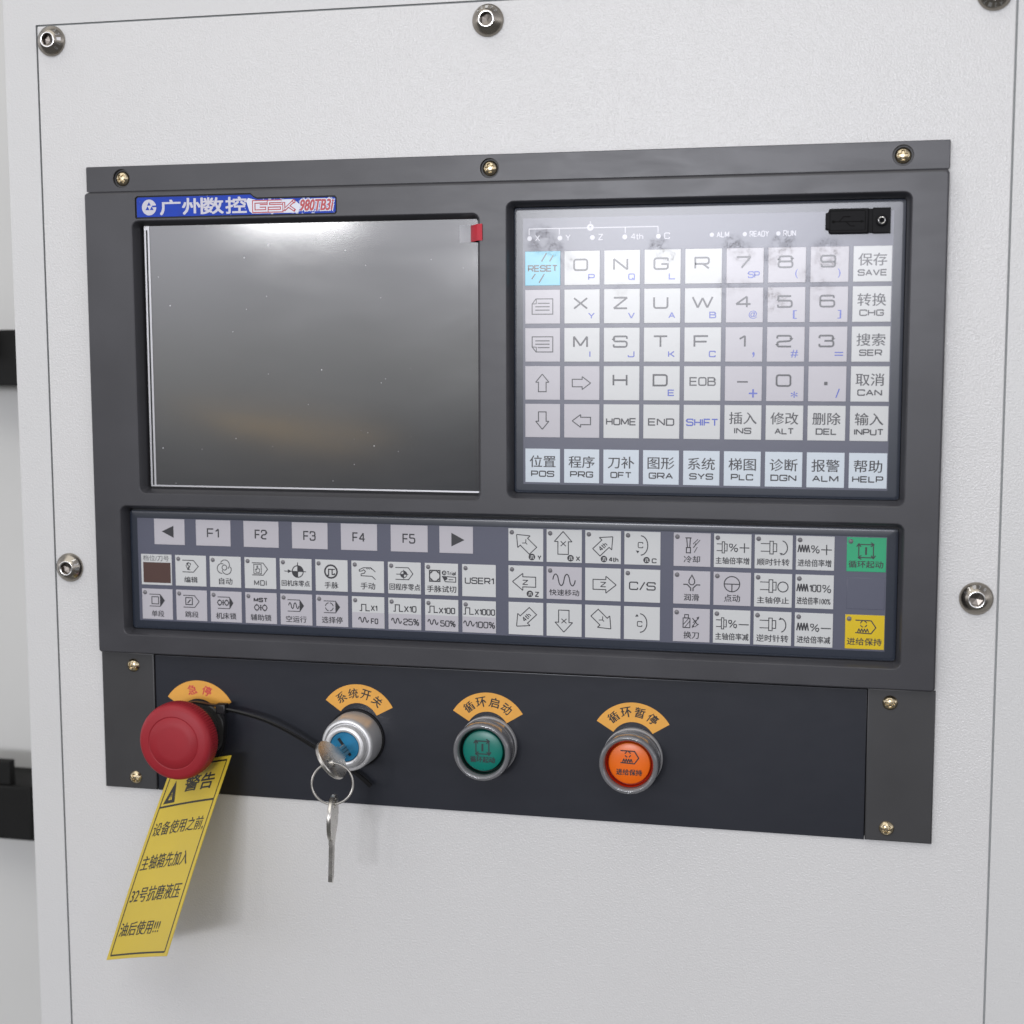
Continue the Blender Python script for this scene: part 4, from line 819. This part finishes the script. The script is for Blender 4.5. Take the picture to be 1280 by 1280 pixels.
# key switch
kx, ky = -70.8, -131.8
ks = thing('key_switch', 'silver round key switch with blue core second from the left', 'switch', (kx, ky, ZP))
b = MB(); b.lathe([(15.0, ZP+.01), (14.9, ZP+1.1), (14.0, ZP+1.3), (13, ZP+1.3)], kx, ky, 64, cap=False); b.build('gasket', M['black'], ks)
b = MB(); b.lathe([(13.9, ZP+1.2), (13.7, 3), (13.4, 8.6), (13.1, 9.8), (12.5, 10.5), (11.6, 10.6), (11.2, 10.1), (10.9, 9.5), (10.4, 9.5), (10.3, 12.6), (10.0, 13.4), (9.4, 13.8), (8.4, 13.9), (7.7, 13.6), (7.5, 12.6), (7.5, 11)], kx, ky, 96, cap=False); b.build('barrel', M['alu'], ks)
b = MB(); b.lathe([(7.45, 11), (7.45, 12.8), (7.1, 13.2), (.01, 13.25)], kx, ky, 64); sd = (.59, -.807); nn = (.807, .59)
sl = [(kx+sd[0]*a+nn[0]*c, ky+sd[1]*a+nn[1]*c) for a, c in ((-5.2, -.75), (5.2, -.75), (5.2, .75), (-5.2, .75))]; b.fill([sl], 13.29, 1)
b.build('lock_core', [M['core'], M['dark']], ks)

# illuminated push buttons
def push(cx, cy, lens, well, label, icon, word, part):
    t = thing('push_button', label, 'button', (cx, cy, ZP), 'round illuminated push buttons')
    b = MB(); b.lathe([(14.6, ZP+.01), (14.6, ZP+2.2), (14.1, ZP+2.6), (11.6, ZP+2.6)], cx, cy, 64, cap=False); b.build('base_ring', M['ringgrey'], t)
    b = MB(); n = 72
    prof = [(11.5, ZP+2.7), (14.2, ZP+2.7), (14.45, ZP+3.6), (14.4, 1.6), (14.05, 2.0), (14.05, 2.6), (14.35, 3.0), (14.3, 8.6), (14.0, 9.7), (13.4, 10.2), (12.6, 10.2), (12.0, 9.7), (11.65, 8.6), (11.5, ZP+2.7)]
    b.loft([[(cx+r*cos(2*pi*k/n), cy+r*sin(2*pi*k/n), z) for k in range(n)] for r, z in prof]); b.build('clear_collar', M['clear'], t, recalc=True, angle=40)
    b = MB(); b.lathe([(11.4, ZP+2.65), (11.4, 7.4), (11.15, 7.5), (11.1, 4.0), (10.2, 3.6), (.01, 3.6)], cx, cy, 64); b.build('inner_well', well, t)
    b = MB(); b.lathe([(10.25, 3.65), (10.2, 5.8), (9.85, 6.5), (8.8, 6.85), (5, 7.1), (.01, 7.15)], cx, cy, 72)
    o = b.build('lens', lens, t)
    k = Key.__new__(Key); MB.__init__(k); k.q = (cx-8.6, cx+8.6, cy-8.2, cy+8.2); k.zt = 7.2; k.src = (0, 0, 100, 100); icon(k)
    k.T(word, 14, 66, 86, 84, 0, .2)
    k.m = [0]*len(k.m); k.build('lens_print', M['ink'], o)
    return t
def icon_c(k):
    k.src = (950, 110, 1140, 290); cycle(k, 1009, 145, 1081, 215, .55, 1.05); k.src = (0, 0, 100, 100)
def icon_h(k):
    k.src = (935, 535, 1140, 725); hold(k, .55); k.src = (0, 0, 100, 100)
push(-2.0, -131.4, M['lensg'], M['well_g'], 'green illuminated push button in a clear collar', icon_c, '循环起动', 'green')
push(70.2, -133.2, M['lenso'], M['well_o'], 'orange illuminated push button in a clear collar', icon_h, '进给保持', 'orange')

# ---------------------------------------------------------------- cable tie, warning tag, keys, pull tab
def spline(P, n=8, closed=False):
    P = [Vector(p) for p in P]; m = len(P); out = []
    rng = range(m if closed else m-1)
    for i in rng:
        g = (lambda j: P[j % m]) if closed else (lambda j: P[max(0, min(m-1, j))])
        p0, p1, p2, p3 = g(i-1), g(i), g(i+1), g(i+2)
        for k in range(n):
            u = k/n; out.append(.5*((2*p1)+(p2-p0)*u+(2*p0-5*p1+4*p2-p3)*u*u+(3*p1-p0-3*p2+p3)*u**3))
    if not closed: out.append(P[-1])
    return out
def strap(b, path, w, t, side, closed=False):
    m = len(path); rings = []
    for i in range(m):
        d = (path[(i+1) % m]-path[i-1]) if closed else (path[min(i+1, m-1)]-path[max(i-1, 0)]); d.normalize()
        s_ = side(i/max(1, m-1)); s_ = (s_-d*s_.dot(d)).normalized(); n_ = d.cross(s_)
        p = path[i]; rings.append([tuple(p+s_*w/2+n_*t/2), tuple(p-s_*w/2+n_*t/2), tuple(p-s_*w/2-n_*t/2), tuple(p+s_*w/2-n_*t/2)])
    if closed: rings.append(rings[0])
    b.loft(rings)
    if not closed: b.ngon(rings[0][::-1]); b.ngon(rings[-1])
ct = thing('cable_tie', 'black plastic cable tie looped on the red button, tail running to key switch', 'cable tie', (-139.5, -118, 4))
b = MB(); lp = spline([(-139.8, -118, 5), (-147, -116.4, 4.5), (-158, -116.5, 3), (-170, -123, 1.5), (-173, -135, .5), (-166, -146.5, 0), (-153, -149.5, .5), (-142, -142, 2), (-138, -128, 4.4)], 8, True)
strap(b, lp, 2.6, .9, lambda u: Vector((0, 0, 1)), True); b.build('tie_loop', M['tie'], ct, recalc=True)
b = MB(); tl = spline([(-138.5, -118.3, 5), (-130.4, -119.6, 4.6), (-117.4, -122.8, 4.2), (-104.5, -128.3, 3.2), (-89.7, -136.8, 1.6), (-81.5, -142.4, .2), (-70.7, -148.3, -.6), (-62.2, -155.2, -1.2)], 8)
strap(b, tl, 2.3, .9, lambda u: Vector((-.1, .62+.3*u, .75-.5*u))); b.build('tie_tail', M['tie'], ct, recalc=True)
b = MB(); b.box(-142.0, -136.8, -120.6, -115.6, 2.6, 7.2, 0, .7); b.build('tie_head', M['tie'], ct)

# hanging warning tag: a twisted strip of card
TL, TR, BL, BR = (Vector(p) for p in ((-171.5, -151.8, -2.2), (-132.6, -140.6, 10), (-197.6, -248.4, 25), (-147.3, -228.2, 58)))
def tagp(u, v, off=0.0):
    p = (TL*(1-u)+TR*u)*(1-v)+(BL*(1-u)+BR*u)*v
    bow = Vector((0, 0, 1))*(2.2*sin(pi*v)*(1-.3*u)-1.6*sin(pi*u)*(1-.4*v))
    dn = ((TR-TL)*(1-v)+(BR-BL)*v).cross((TL-BL)*(1-u)+(TR-BR)*u).normalized()
    if dn.z < 0: dn = -dn
    return p+bow+dn*off
wt = thing('warning_tag', 'yellow printed warning tag hanging twisted below the red button', 'tag', (-150, -150, 4))
b = MB(); nu, nv = 10, 24
g0 = [[tuple(tagp(i/nu, j/nv, 0)) for i in range(nu+1)] for j in range(nv+1)]; g1 = [[tuple(tagp(i/nu, j/nv, -.35)) for i in range(nu+1)] for j in range(nv+1)]
b.loft(g0[::-1], 0, False); b.loft(g1, 0, False)
edge = [(i/nu, 0) for i in range(nu)]+[(1, j/nv) for j in range(nv)]+[(1-i/nu, 1) for i in range(nu)]+[(0, 1-j/nv) for j in range(nv)]
b.loft([[tuple(tagp(u, v, 0)) for u, v in edge], [tuple(tagp(u, v, -.35)) for u, v in edge]])
b.build('card', M['tag'], wt, recalc=True)
p2 = MB(); WU, HV = 50., 125.
def seg(pts, w):   # subdivide so the print follows the bend
    q = []
    for (a, b_), (c, d) in zip(pts, pts[1:]):
        for k in range(12): q.append((a+(c-a)*k/12, b_+(d-b_)*k/12))
    p2.stroke(q+[pts[-1]], w, 0, 0)
seg([(2.6, 2.6), (47.4, 2.6)], 1.1); seg([(47.4, 2.6), (47.4, 122.4)], .75); seg([(47.4, 122.4), (2.6, 122.4)], 1.1); seg([(2.6, 122.4), (2.6, 2.6)], .75); seg([(2.6, 97.6), (47.4, 97.6)], 1.3)
p2.text('警告', 17.5, 42.0, 105.3, 115.6, 0, 0, .4)
p2.fill([[(4.5, 99.5), (13.6, 99.5), (9.0, 114)], [(7.6, 101.6), (10.5, 101.6), (9.05, 106.8)][::-1]], .02, 0); p2.stroke([(9.05, 105.4), (9.05, 103.2)], .6, 0, 0); p2.poly(circ(9.05, 102.4, .35, 10), 0, 0)
for t, x0, x1, y0, y1 in (('设备使用之前,', 4.2, 46, 78.5, 87.5), ('主轴箱先加入', 4.0, 42, 57, 66.5), ('32号抗磨液压', 4.2, 44.5, 36, 45.8), ('油后使用!!!', 4.0, 36.5, 14.5, 23.5)): p2.text(t, x0, x1, y0, y1, 0, 0, .2)
p2.v = [tuple(tagp(x/WU, 1-y/HV, .06+z)) for x, y, z in p2.v]
p2.build('tag_print', M['tag_ink'], wt, smooth=False)

def keyblank(name, label, org, ax, ay, thick, hole, blade):
    """flat key: ax along the blade (towards its tip), ay across; org = centre of the bow"""
    t = thing(name, label, 'key', tuple(org)); az = ax.cross(ay).normalized(); n = 48
    loop = [(11.0*cos(2*pi*k/n), 10.0*sin(2*pi*k/n)*(1-.06*cos(2*pi*k/n))) for k in range(n)]
    hl = circ(*hole, 2.6, 20); b = MB()
    w3 = lambda p, z: tuple(org+ax*p[0]+ay*p[1]+az*z)
    tmp = MB(); tmp.fill([loop, hl[::-1]], 0); h = thick/2
    b.add([w3(p, h) for p in tmp.v], tmp.f); b.add([w3(p, -h) for p in tmp.v], [f[::-1] for f in tmp.f])
    ed = [(p[0]*1.03, p[1]*1.03) for p in loop]
    b.loft([[w3(p, h) for p in loop], [w3(p, h*.55) for p in ed], [w3(p, -h*.55) for p in ed], [w3(p, -h) for p in loop]]); b.loft([[w3(p, -h) for p in hl], [w3(p, h) for p in hl]])
    b.build('bow', M['nickel'], t, recalc=True)
    L = blade; b = MB(); hb = h*.98
    bl_ = [(10.2, -3.6), (12.5, -3.6), (12.8, -2.7)]+[(13.2+i*(L-2)/10, -2.7+(.9 if i % 2 else .2)*(1 if i else 0)) for i in range(1, 10)]+[(11+L, -1.2), (12.3+L, .4), (11.2+L, 2.6), (12.8, 2.7), (12.5, 3.6), (10.2, 3.6)]
    tmp = MB(); tmp.fill([bl_], 0); b.add([w3(p, hb) for p in tmp.v], tmp.f); b.add([w3(p, -hb) for p in tmp.v], [f[::-1] for f in tmp.f]); b.loft([[w3(p, -hb) for p in bl_], [w3(p, hb) for p in bl_]])
    for yy in (-.6, 1.0):
        for sg in (1, -1):
            q = [w3((13.5, yy-.25), sg*(hb+.03)), w3((10+L, yy-.25), sg*(hb+.03)), w3((10+L, yy+.25), sg*(hb+.03)), w3((13.5, yy+.25), sg*(hb+.03))]; b.ngon(q if sg > 0 else q[::-1], 1)
    b.build('blade', [M['nickel'], M['hexdark']], t, recalc=False)
    return t
keyblank('key', 'metal key standing in the lock of the key switch', Vector((kx+.6, ky-.9, 33.5)), Vector((0, 0, -1)), Vector((sd[0], sd[1], 0)), 1.9, (-4.2, 0), 10.5)
ph = radians(9)
keyblank('key', 'metal key hanging edge-on below the key ring', Vector((-69.2, -160.6, 36)), Vector((-.04, -1, 0)).normalized(), Vector((sin(ph), 0, cos(ph))), 2.0, (-7.4, 0), 20)
b = MB(); rc = Vector((-68.9, -143.6, 36.2)); nrm = Vector((.25, .10, .96)).normalized(); u = Vector((1, 0, -.26)).normalized(); v = nrm.cross(u).normalized(); n = 96
pth = []
for k in range(int(n*1.9)):
    a = 2*pi*k/n+2.2; pth.append(tuple(rc+u*9.9*cos(a)+v*9.9*sin(a)+nrm*(k/n-.95)*.75))
b.tube(pth, .52, 10); o = b.build('key_ring', M['nickel'], None, tuple(rc)); tag(o, 'thin split metal ring joining the two keys', 'key ring')

# red pull tab at the screen corner
pt = thing('pull_tab', 'small red pull tab with clear tape at the screen upper right corner', 'tab', (-9, 118, -6))
b = MB(); cs = [(-15.4, -6.18), (-12, -6.12), (-9.9, -5.6)]; b.loft([[(x, y, z) for x, z in cs] for y in (114.4, 122.6)], 0, False); b.build('clear_tape', M['tape'], pt)
b = MB(); cs = [(-9.9, -5.6), (-9.2, -4.6), (-7.6, -2.6), (-5.6, -.6), (-4.2, .35), (-2.6, .7)]
up_ = [[(x, y+(.25 if i > 2 else 0), z) for i, (x, z) in enumerate(cs)] for y in (114.6, 122.4)]; dn_ = [[(x, y, z-.25) for x, y, z in r] for r in up_]
b.loft(up_, 0, False); b.loft(dn_[::-1], 0, False); b.loft([up_[0]+up_[1][::-1], dn_[0]+dn_[1][::-1]]); b.build('red_tab', M['tab'], pt, recalc=True)
